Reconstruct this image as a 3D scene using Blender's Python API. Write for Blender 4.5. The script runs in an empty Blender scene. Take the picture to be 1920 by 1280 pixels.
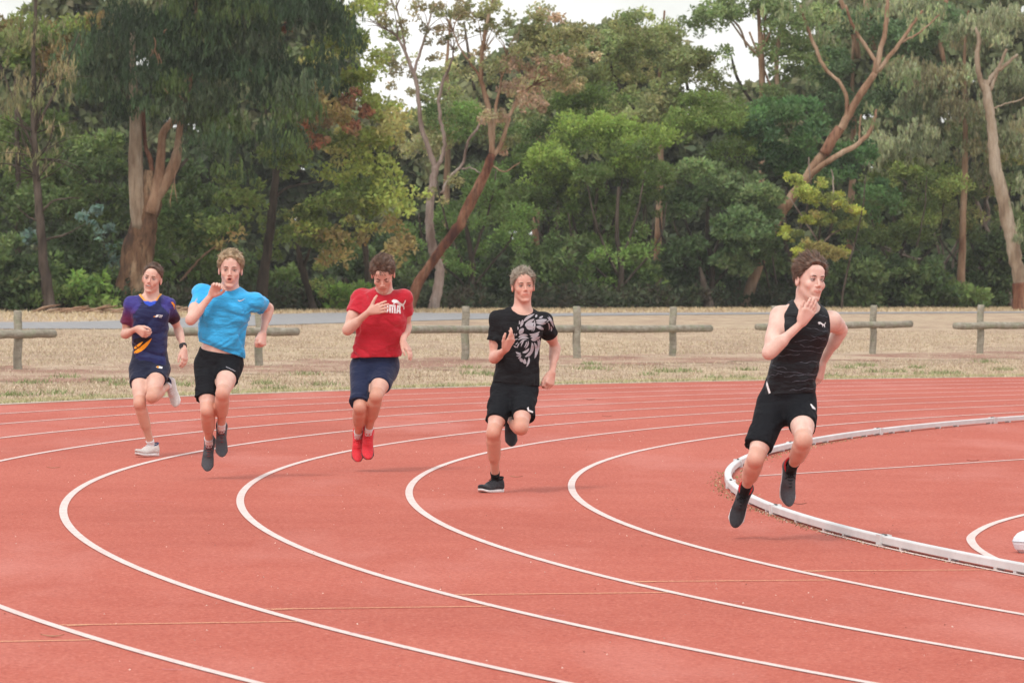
import bpy, bmesh, math, random
import numpy as np
from mathutils import Vector, Matrix
from mathutils.bvhtree import BVHTree
from mathutils.geometry import tessellate_polygon
random.seed(7)
rng = np.random.default_rng(7)
C = bpy.context.scene.collection
S = bpy.context.scene

# ------------------------------------------------------------------ camera
FPX, CAMH, HOR, ROLL = 9007.131, 1.76148, 478.956, math.radians(-0.6157562)
TH = math.atan((640 - HOR) / FPX)
cr, sr = math.cos(ROLL), math.sin(ROLL)
RIGHT0 = np.array([1.0, 0, 0]); UP0 = np.array([0, math.sin(TH), math.cos(TH)]); FWD = np.array([0, math.cos(TH), -math.sin(TH)])
CR = cr * RIGHT0 - sr * UP0
CU = sr * RIGHT0 + cr * UP0
EYE = np.array([0, 0, CAMH])
cam = bpy.data.cameras.new('camera'); cam_o = bpy.data.objects.new('camera', cam); C.objects.link(cam_o)
cam_o.matrix_world = Matrix(((CR[0], CU[0], -FWD[0], EYE[0]), (CR[1], CU[1], -FWD[1], EYE[1]), (CR[2], CU[2], -FWD[2], EYE[2]), (0, 0, 0, 1)))
cam.sensor_width = 36; cam.lens = FPX / 1920 * 36; cam.clip_start = 0.5; cam.clip_end = 3000
cam.dof.use_dof = True; cam.dof.focus_distance = 35; cam.dof.aperture_fstop = 12
S.camera = cam_o

# ------------------------------------------------------------------ light
SUN_EL, SUN_AZ = math.radians(52), math.radians(205)      # azimuth measured from +Y towards +X
w = bpy.data.worlds.new("World"); S.world = w; w.use_nodes = True
nt = w.node_tree; nt.nodes.clear()
out = nt.nodes.new('ShaderNodeOutputWorld'); bg = nt.nodes.new('ShaderNodeBackground')
sky = nt.nodes.new('ShaderNodeTexSky'); sky.sky_type = 'NISHITA'; sky.sun_disc = False
sky.sun_elevation = SUN_EL; sky.sun_rotation = SUN_AZ; sky.air_density = 1.2; sky.dust_density = 2.0
mixn = nt.nodes.new('ShaderNodeMix'); mixn.data_type = 'RGBA'
tc = nt.nodes.new('ShaderNodeTexCoord'); no = nt.nodes.new('ShaderNodeTexNoise'); no.inputs['Scale'].default_value = 9; no.inputs['Detail'].default_value = 5
rp = nt.nodes.new('ShaderNodeValToRGB'); rp.color_ramp.elements[0].position = .36; rp.color_ramp.elements[1].position = .55
rp.color_ramp.elements[0].color = (.45, .45, .45, 1); rp.color_ramp.elements[1].color = (1, 1, 1, 1)
mixn.inputs[7].default_value = (9.8, 9.8, 9.8, 1)
nt.links.new(tc.outputs['Generated'], no.inputs['Vector']); nt.links.new(no.outputs['Fac'], rp.inputs['Fac'])
nt.links.new(rp.outputs['Color'], mixn.inputs[0]); nt.links.new(sky.outputs['Color'], mixn.inputs[6])
nt.links.new(mixn.outputs[2], bg.inputs['Color']); nt.links.new(bg.outputs['Background'], out.inputs['Surface'])
bg.inputs['Strength'].default_value = 0.125
sun = bpy.data.lights.new('sun', 'SUN'); sun.energy = 1.5; sun.angle = math.radians(11); sun.color = (1, .96, .9)
sun_o = bpy.data.objects.new('sun', sun); C.objects.link(sun_o)
sd = Vector((math.sin(SUN_AZ) * math.cos(SUN_EL), math.cos(SUN_AZ) * math.cos(SUN_EL), math.sin(SUN_EL)))
sun_o.rotation_euler = sd.to_track_quat('Z', 'Y').to_euler(); sun_o.location = (0, 0, 60)
vs = S.view_settings; vs.view_transform = 'Standard'; vs.look = 'None'; vs.gamma = 1; vs.use_curve_mapping = False
vs.exposure = 0.13
HAZE = .00024
S.cycles.max_bounces = 5; S.cycles.diffuse_bounces = 3; S.cycles.transparent_max_bounces = 4
S.cycles.use_denoising = True

# ------------------------------------------------------------------ helpers
def px(x, y, Y):
    """world point seen at photo pixel (x, y) at ground distance Y"""
    u, v = x - 960.0, y - 640.0
    d = u * CR - v * CU + FPX * FWD
    return EYE + d * (Y / d[1])
def gp(x, y, z=0.0):
    u, v = x - 960.0, y - 640.0
    d = u * CR - v * CU + FPX * FWD
    return EYE + d * ((z - CAMH) / d[2])
def to_px(P):
    d = P - EYE
    k = FPX / (d @ FWD)
    return np.stack([960 + (d @ CR) * k, 640 - (d @ CU) * k], -1)

def mesh_data(name, V, F, col=None, smooth=True):
    """V (n,3), F (m,3|4) arrays (or list of arrays) -> mesh, col per vertex (n,3)"""
    V = np.asarray(V, np.float32); me = bpy.data.meshes.new(name)
    Fs = F if isinstance(F, list) and isinstance(F[0], np.ndarray) and F[0].ndim == 2 else [F]
    Fs = [np.asarray(f, np.int32) for f in Fs if len(f)]
    nl = sum(f.size for f in Fs); nf = sum(len(f) for f in Fs)
    me.vertices.add(len(V)); me.vertices.foreach_set('co', V.ravel())
    me.loops.add(nl); me.loops.foreach_set('vertex_index', np.concatenate([f.ravel() for f in Fs]))
    me.polygons.add(nf)
    tot = np.concatenate([np.full(len(f), f.shape[1], np.int32) for f in Fs])
    st = np.zeros(nf, np.int32); st[1:] = np.cumsum(tot)[:-1]
    me.polygons.foreach_set('loop_start', st); me.polygons.foreach_set('loop_total', tot)
    me.polygons.foreach_set('use_smooth', np.full(nf, smooth, bool))
    if col is not None:
        a = me.color_attributes.new('Col', 'FLOAT_COLOR', 'POINT')
        c4 = np.ones((len(V), 4), np.float32); c4[:, :3] = col
        a.data.foreach_set('color', c4.ravel())
    me.update(calc_edges=True)
    return me
def link(name, me, mat=None, parent=None):
    o = bpy.data.objects.new(name, me); C.objects.link(o)
    if mat is not None: me.materials.append(mat)
    if parent is not None: o.parent = parent
    return o
def mk(name, V, F, mat, parent=None, col=None, smooth=True):
    return link(name, mesh_data(name, V, F, col, smooth), mat, parent)
def tag(o, label=None, cat=None, group=None, kind=None):
    if label: o['label'] = label
    if cat: o['category'] = cat
    if group: o['group'] = group
    if kind: o['kind'] = kind
    return o
def empty(name, label=None, cat=None, group=None, loc=(0, 0, 0)):
    o = bpy.data.objects.new(name, None); C.objects.link(o); o.location = loc; o.empty_display_size = .2
    return tag(o, label, cat, group)

class NT:
    def __init__(s, name):
        s.m = bpy.data.materials.new(name); s.m.use_nodes = True; s.t = s.m.node_tree
        s.b = s.t.nodes['Principled BSDF']; s.o = s.t.nodes['Material Output']
    def n(s, ty, **kw):
        nd = s.t.nodes.new(ty)
        for k, v in kw.items():
            if k in nd.inputs: nd.inputs[k].default_value = v
            else: setattr(nd, k, v)
        return nd
    def l(s, a, b): s.t.links.new(a, b)
    def noise(s, scale, detail=4, rough=.55, vec=None, sc3=None):
        nd = s.n('ShaderNodeTexNoise'); nd.inputs['Scale'].default_value = scale; nd.inputs['Detail'].default_value = detail; nd.inputs['Roughness'].default_value = rough
        if vec is None: vec = s.coord()
        if sc3:
            mp = s.n('ShaderNodeMapping'); mp.inputs['Scale'].default_value = sc3; s.l(vec, mp.inputs['Vector']); vec = mp.outputs[0]
        s.l(vec, nd.inputs['Vector']); return nd.outputs['Fac']
    def coord(s):
        if not hasattr(s, '_c'): s._c = s.n('ShaderNodeTexCoord')
        return s._c.outputs['Object']
    def ramp(s, fac, stops):
        stops = [(p, c) for p, c in stops]
        r = s.n('ShaderNodeValToRGB'); e = r.color_ramp.elements
        while len(e) < len(stops): e.new(.5)
        for i, (p, c) in enumerate(stops):
            e[i].position = p; e[i].color = (*c, 1) if not isinstance(c, (int, float)) else (c, c, c, 1)
        s.l(fac, r.inputs['Fac']); return r.outputs['Color']
    def mix(s, fac, a, b, mode='MIX'):
        m = s.n('ShaderNodeMix', data_type='RGBA', blend_type=mode)
        for i, v in ((0, fac), (6, a), (7, b)):
            if isinstance(v, (int, float)): m.inputs[i].default_value = v
            elif isinstance(v, tuple): m.inputs[i].default_value = (*v, 1)
            else: s.l(v, m.inputs[i])
        return m.outputs[2]
    def bump(s, h, strength=.3, dist=.01):
        b = s.n('ShaderNodeBump'); b.inputs['Strength'].default_value = strength; b.inputs['Distance'].default_value = dist
        s.l(h, b.inputs['Height']); s.l(b.outputs[0], s.b.inputs['Normal'])
    def attr(s, name='Col'):
        a = s.n('ShaderNodeAttribute'); a.attribute_name = name; return a.outputs['Color']
    def done(s, color=None, rough=.7, spec=.3):
        if color is not None:
            if isinstance(color, tuple): s.b.inputs['Base Color'].default_value = (*color, 1)
            else: s.l(color, s.b.inputs['Base Color'])
        s.b.inputs['Roughness'].default_value = rough; s.b.inputs['Specular IOR Level'].default_value = spec
        return s.m

# ------------------------------------------------------------------ materials of the ground
def m_track():
    n = NT('track_rubber')
    big = n.noise(.18, 4, .6); mid = n.noise(1.6, 5, .65); fine = n.noise(48, 3, .8); fine2 = n.noise(130, 1, .5)
    c = n.ramp(big, [(.3, (.385, .084, .054)), (.5, (.445, .103, .068)), (.72, (.50, .130, .089))])
    c = n.mix(n.ramp(mid, [(.35, 0.), (.75, .5)]), c, (.54, .16, .112))
    c = n.mix(n.ramp(fine, [(.33, .75), (.47, 0.)]), c, (.22, .038, .03))
    c = n.mix(n.ramp(fine, [(.56, 0.), (.70, .65)]), c, (.68, .32, .26))
    c = n.mix(n.ramp(fine2, [(.73, 0.), (.79, .5)]), c, (.72, .50, .42))
    g3 = n.noise(22, 3, .75); c = n.mix(n.ramp(g3, [(.36, .35), (.5, 0.)]), c, (.33, .06, .045)); c = n.mix(n.ramp(g3, [(.54, 0.), (.68, .30)]), c, (.62, .24, .18))
    wear = n.noise(.55, 4, .6, sc3=(1, .25, 1))
    c = n.mix(n.ramp(wear, [(.52, 0.), (.75, .35)]), c, (.66, .30, .26))
    n.bump(fine, .6, .005)
    return n.done(c, .9, .15)
def m_line():
    n = NT('line_paint')
    f = n.noise(60, 3, .8); g = n.noise(4, 4, .6)
    c = n.ramp(g, [(.3, (.66, .50, .46)), (.6, (.74, .60, .56))])
    c = n.mix(n.ramp(f, [(.32, .9), (.43, 0.)]), c, (.48, .16, .13))
    return n.done(c, .8, .25)
def m_yellow():
    n = NT('yellow_mark_paint')
    f = n.noise(90, 3, .7)
    return n.done(n.ramp(f, [(.34, (.56, .16, .12)), (.5, (.80, .50, .26))]), .8)
def m_grass():
    n = NT('dry_grass_ground')
    a = n.noise(.35, 5, .62, sc3=(1, .45, 1)); b = n.noise(2.2, 5, .7, sc3=(1, .5, 1)); f = n.noise(22, 4, .75); d = n.noise(.8, 3, .5, sc3=(1, .5, 1))
    c = n.ramp(a, [(.28, (.34, .25, .19)), (.42, (.44, .33, .235)), (.55, (.53, .41, .285)), (.7, (.44, .36, .24))])
    c = n.mix(n.ramp(b, [(.40, .65), (.56, 0.)]), c, (.29, .19, .135))
    c = n.mix(n.ramp(b, [(.62, 0.), (.72, .5)]), c, (.27, .28, .11))
    c = n.mix(n.ramp(f, [(.3, .5), (.5, 0.)]), c, (.24, .17, .10))
    c = n.mix(n.ramp(f, [(.58, 0.), (.72, .5)]), c, (.62, .52, .36))
    n.bump(f, .6, .03)
    return n.done(c, .95, .1)
M_TRACK, M_LINE, M_YEL, M_GRASS = m_track(), m_line(), m_yellow(), m_grass()
def m_simple(name, c1, c2, scale, rough=.8, spec=.3, bump=0, sc3=None, lo=.35, hi=.65):
    n = NT(name); f = n.noise(scale, 5, .6, sc3=sc3)
    if bump: n.bump(f, bump, .01)
    return n.done(n.ramp(f, [(lo, c1), (hi, c2)]), rough, spec)
M_ASPH = m_simple('path_asphalt', (.24, .235, .235), (.33, .32, .32), 3, .9, .2)
M_MULCH = m_simple('bark_mulch', (.16, .075, .045), (.36, .20, .13), 14, .95, .1, .5)
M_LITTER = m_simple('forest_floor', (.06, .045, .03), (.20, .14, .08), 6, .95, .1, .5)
M_WOOD = None
def m_log():
    n = NT('weathered_log')
    g = n.noise(9, 5, .7, sc3=(1, 1, 1)); s = n.noise(5, 4, .6, sc3=(1, 1, 1)); grain = n.noise(40, 3, .6, sc3=(.15, .15, 1))
    c = n.ramp(g, [(.3, (.22, .195, .15)), (.55, (.33, .30, .24)), (.75, (.42, .39, .33))])
    c = n.mix(n.ramp(s, [(.5, 0.), (.68, .55)]), c, (.23, .27, .16))
    c = n.mix(n.ramp(grain, [(.3, .5), (.5, 0.)]), c, (.15, .12, .09))
    n.bump(grain, .5, .01)
    return n.done(c, .9, .15)
M_LOG = m_log()

# ------------------------------------------------------------------ ground
CX, CY, R0 = 38.1831, 36.25299, 36.5
def pol(r, a, z=0.): return (CX + r * math.cos(a), CY + r * math.sin(a), z)
def ring_strip(name, r1, r2, z, mat, a0=95, a1=265, n=420, parent=None, jitter=0):
    A = np.radians(np.linspace(a0, a1, n + 1)); V = []
    for a in A: V += [pol(r1, a, z), pol(r2, a, z)]
    F = [(2 * i, 2 * i + 1, 2 * i + 3, 2 * i + 2) for i in range(n)]
    return mk(name, V, np.array(F)[:, ::-1], mat, parent, smooth=False)
def strip(name, pts, wdt, z, mat, parent=None):
    P = [Vector((p[0], p[1])) for p in pts]; V = []
    for i, p in enumerate(P):
        d = (P[min(i + 1, len(P) - 1)] - P[max(i - 1, 0)]).normalized(); nrm = Vector((-d.y, d.x)) * wdt / 2
        V += [(p.x - nrm.x, p.y - nrm.y, z), (p.x + nrm.x, p.y + nrm.y, z)]
    F = np.array([(2 * i, 2 * i + 2, 2 * i + 3, 2 * i + 1) for i in range(len(P) - 1)])
    return mk(name, V, F, mat, parent, smooth=False)
def catmull(P, k=8):
    P = [np.array(p, float) for p in P]; Q = [2 * P[0] - P[1]] + P + [2 * P[-1] - P[-2]]; o = []
    for i in range(1, len(Q) - 2):
        for j in range(k):
            t = j / k; a, b, c, d = Q[i - 1:i + 3]
            o.append(.5 * ((2 * b) + (c - a) * t + (2 * a - 5 * b + 4 * c - d) * t * t + (3 * b - a - 3 * c + d) * t ** 3))
    o.append(P[-1]); return o

g = mk('ground', [(-450, -60, 0), (450, -60, 0), (450, 700, 0), (-450, 700, 0)], [(0, 1, 2, 3)], M_GRASS, smooth=False)
tag(g, kind='structure')
track = ring_strip('running_track', 0.02, 47.6, .004, M_TRACK, a0=60, a1=300, n=480)
tag(track, kind='structure')
for k in range(1, 9):
    o = ring_strip('lane_line', R0 + 1.22 * k - .027, R0 + 1.22 * k + .027, .008, M_LINE, parent=track)
ring_strip('lane_line', 36.548, 36.578, .008, M_LINE, a0=188.3, a1=265, parent=track)
M_EDGE = m_simple('concrete_edging', (.50, .40, .36), (.62, .53, .48), 8, .9, .2)
e = ring_strip('track_edging', 47.6, 47.72, .012, M_EDGE); tag(e, kind='structure')
ys = [((1505, 1071), (1870, 1071)), ((1215, 1091), (1575, 1090)), ((860, 1116), (1275, 1113)), ((508, 1144), (940, 1138)), ((100, 1172), (568, 1169))]
rr = [(R0 + 1.22 * k + .03, R0 + 1.22 * (k + 1) - .03) for k in range(6)]
angs = [-165.78, -164.65, -163.43, -162.27, -161.17, -160.0]
for k, a in enumerate(angs):
    ra = math.radians(a); q = [pol(rr[k][0], ra), pol(rr[k][1], ra)]
    strip('exchange_mark', q, .022, .0085, M_YEL, track)
    out_a = ra + .05 / rr[k][1]
    strip('exchange_mark', [pol(rr[k][1] - .13, ra + .0006), pol(rr[k][1] - .02, ra + .0014)], .016, .009, M_YEL, track)
M_LILAC = m_simple('lilac_mark_paint', (.50, .15, .14), (.50, .25, .36), 40, .8)
for a, b in (((262, 1224), (304, 1224)), ((304, 1257), (345, 1258)), ((655, 1189), (702, 1188)), ((720, 1219), (765, 1218)), ((1020, 1155), (1060, 1156)), ((1350, 1128), (1390, 1130)),
             ((212, 941), (330, 942)), ((540, 929), (640, 930))):
    strip('lilac_mark', [gp(*a)[:2], gp(*b)[:2]], .010, .0085, M_LILAC, track)
strip('infield_line', [gp(1418, 893.3)[:2], gp(1640, 880)[:2], gp(1920, 862)[:2], gp(2300, 838)[:2]], .05, .008, M_LINE, track)
cv = [gp(*p)[:2] for p in ((2050, 942), (1990, 951), (1920, 966.5), (1880, 977), (1850, 988), (1828, 1001), (1820, 1012), (1829, 1027), (1848, 1040), (1868, 1050))]
strip('infield_curve', catmull(cv, 6), .055, .0082, M_LINE, track)
# small white fragments on lane 2
for a in ((786, 731), (968, 891), (975, 892)):
    pass
near = [(-90, 40), (-40, 82), (-20, 98), (-11.3, 107), (-8.0, 110), (-4.8, 120.3), (.6, 136), (2.2, 142), (12.9, 157.2), (40, 190), (90, 240)]
far = [(-96, 58), (-44, 98), (-22, 110), (-13.5, 116), (-10.1, 121), (-5.65, 141.5), (.65, 145.5), (2.6, 149), (13.5, 161.5), (40, 194), (90, 250)]
nA, fA = catmull(near, 6), catmull(far, 6); V = []
for a, b in zip(nA, fA): V += [(a[0], a[1], .012), (b[0], b[1], .012)]
p = mk('asphalt_path', V, [(2 * i, 2 * i + 2, 2 * i + 3, 2 * i + 1) for i in range(len(nA) - 1)], M_ASPH, smooth=False); tag(p, kind='structure')
# reddish mulch band along the log barriers
V = []; N = 120
for i in range(N + 1):
    a = math.radians(112 + 36 * i / N); rc = 56.6 + (142.76 - math.degrees(a)) * .21
    V += [pol(rc - 3.4 + .6 * math.sin(i * .9) + .3 * math.sin(i * 2.3), a, .006), pol(rc + 1.5 + .5 * math.sin(i * .7 + 2) + .2 * math.sin(i * 1.9), a, .006)]
m = NT('mulch_strip'); f = m.noise(7, 4, .7); d2 = m.noise(.45, 5, .7, sc3=(1, .5, 1))
cc_ = m.ramp(f, [(.3, (.17, .085, .06)), (.5, (.30, .165, .12)), (.7, (.42, .30, .21))]); cc_ = m.mix(m.ramp(d2, [(.44, 0.), (.60, 1.)]), cc_, (.46, .35, .25)); m.done(cc_, .95, .1)
b = mk('mulch_band', V, [(2 * i, 2 * i + 1, 2 * i + 3, 2 * i + 2) for i in range(N)], m.m, smooth=False); tag(b, kind='structure')
# leaf litter floor under the wood
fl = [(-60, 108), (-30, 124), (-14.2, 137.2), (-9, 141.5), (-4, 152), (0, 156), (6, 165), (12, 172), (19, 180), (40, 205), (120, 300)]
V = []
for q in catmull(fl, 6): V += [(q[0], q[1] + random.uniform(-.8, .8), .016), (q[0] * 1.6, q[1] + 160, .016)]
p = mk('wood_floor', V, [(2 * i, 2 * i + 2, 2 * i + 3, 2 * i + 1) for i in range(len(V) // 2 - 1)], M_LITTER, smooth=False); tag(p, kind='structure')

# blades of dry grass, as one mass
def blades(name, pts, hmin, hmax, wd, cols, cvar=.25):
    n = len(pts); h = rng.uniform(hmin, hmax, n); a = rng.uniform(0, 6.283, n); ln = rng.uniform(.2, 1.1, n) * h
    ax = np.stack([np.cos(a), np.sin(a), 0 * a], -1) * wd / 2; b = rng.uniform(0, 6.283, n)
    tip = pts + np.stack([np.cos(b) * ln, np.sin(b) * ln, h], -1)
    V = np.stack([pts - ax, pts + ax, tip], 1).reshape(-1, 3)
    cc = np.array(cols)[rng.integers(0, len(cols), n)] * rng.uniform(1 - cvar, 1 + cvar, (n, 1))
    o = mk(name, V, np.arange(3 * n).reshape(-1, 3), M_BLADE, col=np.repeat(cc, 3, 0), smooth=False)
    return tag(o, kind='stuff')
n = NT('grass_blade'); M_BLADE = n.done(n.attr(), .9, .1)
Yr = rng.uniform(50, 120, 260000); Xr = rng.uniform(-1, 1, 260000) * (.112 * Yr) + rng.normal(0, .2, 260000)
rr_ = np.hypot(Xr - CX, Yr - CY); keep = (rr_ > 47.74) & (rng.uniform(0, 1, 260000) < np.clip(1.25 - Yr / 130, .2, 1))
nearx = np.interp(Xr, [q[0] for q in nA], [q[1] for q in nA]); keep &= Yr < nearx - .3
pn = np.sin(Xr * 1.7 + np.sin(Yr * .6) * 2) * np.sin(Yr * .55 + Xr * .4) + np.sin(Xr * .6 - Yr * .21)
bd = np.hypot(Xr - CX, Yr - CY) - (56.6 + (142.76 - np.degrees(np.arctan2(Yr - CY, Xr - CX))) * .21)
keep &= (np.abs(bd + .95) > 2.3) | (rng.uniform(0, 1, 260000) < .22)
keep &= (pn > -.5) | (rng.uniform(0, 1, 260000) < .35)
pts = np.stack([Xr, Yr, 0 * Xr + .0], -1)[keep]
blades('dry_grass', pts, .015, .05, .014, [(.55, .44, .31), (.62, .51, .38), (.49, .37, .26), (.44, .38, .24), (.38, .27, .20)])
# far verge between path and wood
X2 = rng.uniform(-17, 22, 14000); yv = np.interp(X2, [q[0] for q in fA], [q[1] for q in fA]); yw = np.interp(X2, [q[0] for q in fl], [q[1] for q in fl])
pts = np.stack([X2, yv + .3 + rng.uniform(0, 1, 14000) ** .7 * (yw - yv), 0 * X2], -1)
blades('verge_grass', pts, .04, .12, .03, [(.56, .45, .27), (.64, .53, .35), (.45, .33, .2)])
# green weeds
wp = [(1245, 697, 1), (1290, 697, .8), (1110, 692, 1), (1395, 709, .8), (1340, 710, .9), (1215, 703, .6), (1750, 702, 1.2), (1785, 701, 1), (1640, 698, .7), (1680, 697, .7), (930, 704, .8), (900, 701, 1),
      (520, 731, 1.1), (570, 703, .8), (430, 735, .6), (105, 738, .8), (165, 746, .8), (60, 718, 1), (500, 720, .8), (200, 715, 1), (230, 722, .9), (1480, 702, .8), (1850, 680, .8), (1110, 683, .7), (880, 690, .7), (650, 734, .5), (1400, 694, .6), (1560, 706, .8), (1590, 690, .8), (840, 726, .6),
      (30, 742, 1), (120, 708, .8), (340, 722, .9), (600, 722, .8), (1620, 686, .8), (1720, 690, .7), (1880, 694, .9)]
P_ = []
for (x, y, s) in wp:
    c0 = gp(x, y); k = int(110 * s); P_.append(c0 + np.stack([rng.normal(0, .13 * s, k), rng.normal(0, .35 * s, k), 0 * np.zeros(k)], -1))
P_ = np.concatenate(P_); P_ = P_[np.hypot(P_[:, 0] - CX, P_[:, 1] - CY) > 47.76]
blades('green_weeds', P_, .02, .085, .018, [(.22, .27, .11), (.28, .31, .15), (.35, .35, .20), (.18, .22, .09)])
# pale grass fringe creeping along the edging
aa = np.radians(rng.uniform(125, 162, 16000)); r_ = 47.75 + np.abs(rng.normal(0, .28, 16000))
blades('edge_grass', np.stack([CX + r_ * np.cos(aa), CY + r_ * np.sin(aa), 0 * aa], -1), .02, .06, .014, [(.52, .46, .28), (.46, .43, .23), (.58, .50, .33), (.38, .38, .19)])

# thin air between the camera and the wood
V, F = np.array([(x, y, z) for x in (-452, 452) for y in (-62, 702) for z in (-1.2, 32)], float), np.array([(0, 1, 3, 2), (4, 6, 7, 5), (0, 4, 5, 1), (2, 3, 7, 6), (0, 2, 6, 4), (1, 5, 7, 3)])
hz = bpy.data.materials.new('air'); hz.use_nodes = True; t_ = hz.node_tree; t_.nodes.clear(); o_ = t_.nodes.new('ShaderNodeOutputMaterial'); pv = t_.nodes.new('ShaderNodeVolumePrincipled')
pv.inputs['Color'].default_value = (1, .99, .96, 1); pv.inputs['Density'].default_value = HAZE; pv.inputs['Anisotropy'].default_value = .2; t_.links.new(pv.outputs[0], o_.inputs['Volume'])
tag(mk('haze', V, F, hz, smooth=False), kind='stuff'); S.cycles.volume_bounces = 0
# ------------------------------------------------------------------ tubes
def tube(pts, rad, sides=8, close=True, bump=0, squash=1.0):
    P = np.array(pts, float); n = len(P); rad = np.broadcast_to(np.asarray(rad, float), (n,))
    T = np.gradient(P, axis=0); T /= np.linalg.norm(T, axis=1)[:, None] + 1e-9
    u = np.cross(T[0], [0, 0, 1.0]);
    if np.linalg.norm(u) < .1: u = np.cross(T[0], [1.0, 0, 0])
    V = []; ang = np.arange(sides) * 2 * math.pi / sides
    for i in range(n):
        u = u - T[i] * (u @ T[i]); u /= np.linalg.norm(u); v = np.cross(T[i], u)
        r = rad[i] * (1 + bump * rng.uniform(-1, 1, sides)) if bump else rad[i]
        V.append(P[i] + (np.cos(ang) * r)[:, None] * u + (np.sin(ang) * r * squash)[:, None] * v)
    V = np.concatenate(V); F = []
    for i in range(n - 1):
        for j in range(sides):
            F.append((i * sides + j, i * sides + (j + 1) % sides, (i + 1) * sides + (j + 1) % sides, (i + 1) * sides + j))
    F = np.array(F); T3 = np.zeros((0, 3), int)
    if close:
        k = len(V); V = np.concatenate([V, P[:1], P[-1:]])
        T3 = np.array([(k, (j + 1) % sides, j) for j in range(sides)] + [(k + 1, (n - 1) * sides + j, (n - 1) * sides + (j + 1) % sides) for j in range(sides)])
    return V, F, T3
def join(parts):
    Vs, Q, T, k = [], [], [], 0
    for V, q, t in parts:
        Vs.append(V); 
        if len(q): Q.append(np.asarray(q) + k)
        if len(t): T.append(np.asarray(t) + k)
        k += len(V)
    return np.concatenate(Vs), [np.concatenate(a) for a in (Q, T) if a]
def tube_obj(name, pts, rad, mat, parent=None, sides=8, bump=0, squash=1):
    V, q, t = tube(pts, rad, sides, True, bump, squash)
    return mk(name, V, [q, t], mat, parent)
def box_v(c, sx, sy, sz, rot=0):
    V = []
    for x in (-1, 1):
        for y in (-1, 1):
            for z in (-1, 1):
                X, Y = x * sx / 2, y * sy / 2
                V.append((c[0] + X * math.cos(rot) - Y * math.sin(rot), c[1] + X * math.sin(rot) + Y * math.cos(rot), c[2] + z * sz / 2))
    return np.array(V), np.array([(0, 1, 3, 2), (4, 6, 7, 5), (0, 4, 5, 1), (2, 3, 7, 6), (0, 2, 6, 4), (1, 5, 7, 3)])

# ------------------------------------------------------------------ kerb rail
def m_alu():
    n = NT('painted_aluminium'); f = n.noise(3, 5, .6); g2 = n.noise(30, 3, .6)
    c = n.ramp(f, [(.3, (.56, .555, .55)), (.65, (.68, .67, .665))]); c = n.mix(n.ramp(g2, [(.62, 0.), (.75, .35)]), c, (.48, .42, .38))
    return n.done(c, .5, .4)
M_ALU = m_alu()
M_DARKMETAL = m_simple('dark_bolt', (.05, .05, .05), (.10, .10, .10), 30, .5)
kerb = empty('kerb_rail', 'low white aluminium kerb rail bending round the inside of lane one', 'kerb')
RI, RO, ZB, ZT = 36.478, 36.532, .020, .066
joints = [math.radians(a) for a in (-224, -218, -211.7, -205.4, -199.1, -192.8, -186.5, -180.6, -174.9, -169.4, -163.1, -157)]
for j0, j1 in zip(joints[:-1], joints[1:]):
    n_ = 22; V = []
    for i in range(n_ + 1):
        a = j0 + .0001 + (j1 - j0 - .0002) * i / n_
        for r, z in ((RI, ZB), (RI, ZT - .006), (RI + .006, ZT), (RO - .006, ZT), (RO, ZT - .006), (RO, ZB)): V.append(pol(r, a, z))
    F = [(i * 6 + k, i * 6 + (k + 1) % 6, (i + 1) * 6 + (k + 1) % 6, (i + 1) * 6 + k) for i in range(n_) for k in range(6)]
    F = np.array(F)
    o = mk('rail_section', V, F[:, ::-1], M_ALU, kerb, smooth=False)
    o.data.polygons.foreach_set('use_smooth', [False] * len(F))
    # joint sleeve with two bolts
    am = j1; V, F = box_v(pol((RI + RO) / 2, am, (ZT + .004) / 2 + .001), .074, .10, ZT + .004, am)
    s_ = mk('joint_sleeve', V, F, M_ALU, kerb, smooth=False)
    for db in (-.022, .022, .05):
        V, q, t = tube([pol((RI + RO) / 2, am + db / 36.4, ZT + .004), pol((RI + RO) / 2, am + db / 36.4, ZT + .010)], .009, 6)
        mk('bolt', V, [q, t], M_DARKMETAL, s_)
fa = [-175.38, -173.33, -171.81, -170.89, -168.67, -167.1, -165.84, -165.34]
a = -177
while a > -222: fa.append(a); a -= 1.7 if len(fa) % 2 else .95
a = -163.8
while a < -158: fa.append(a); a += 1.6
V0, F0 = box_v((0, 0, ZB / 2 + .002), .050, .05, ZB - .001)
me = mesh_data('foot', V0, F0, smooth=False); me.materials.append(M_ALU)
for a in fa:
    o = bpy.data.objects.new('foot', me); C.objects.link(o); o.parent = kerb
    o.location = pol((RI + RO) / 2, math.radians(a)); o.rotation_euler = (0, 0, math.radians(a))
# litter along the rail
k = 900; a = np.radians(rng.choice([-186, -182, -180, -178, -190, -195], k) + rng.normal(0, 2.6, k)); r_ = np.where(rng.uniform(0, 1, k) < .5, RI - .03 - np.abs(rng.normal(0, .05, k)), RO + .02 + np.abs(rng.normal(0, .05, k)))
near_tip = np.abs(np.degrees(a) + 180) < 5
r_ = np.where(near_tip, r_, np.where(r_ > 36.52, RI - .03 - np.abs(rng.normal(0, .04, k)), r_))
blades('leaf_litter', np.stack([CX + r_ * np.cos(a), CY + r_ * np.sin(a), 0 * a + .004], -1), .004, .016, .013, [(.34, .25, .13), (.50, .42, .26), (.22, .14, .08), (.28, .27, .12)])
k = 900; a = np.radians(rng.uniform(-176, -166, k)); r_ = RO + .01 + np.abs(rng.normal(0, .03, k))
blades('leaf_litter', np.stack([CX + r_ * np.cos(a), CY + r_ * np.sin(a), 0 * a + .004], -1), .003, .012, .010, [(.34, .25, .13), (.60, .50, .4), (.22, .14, .08)])
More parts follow.
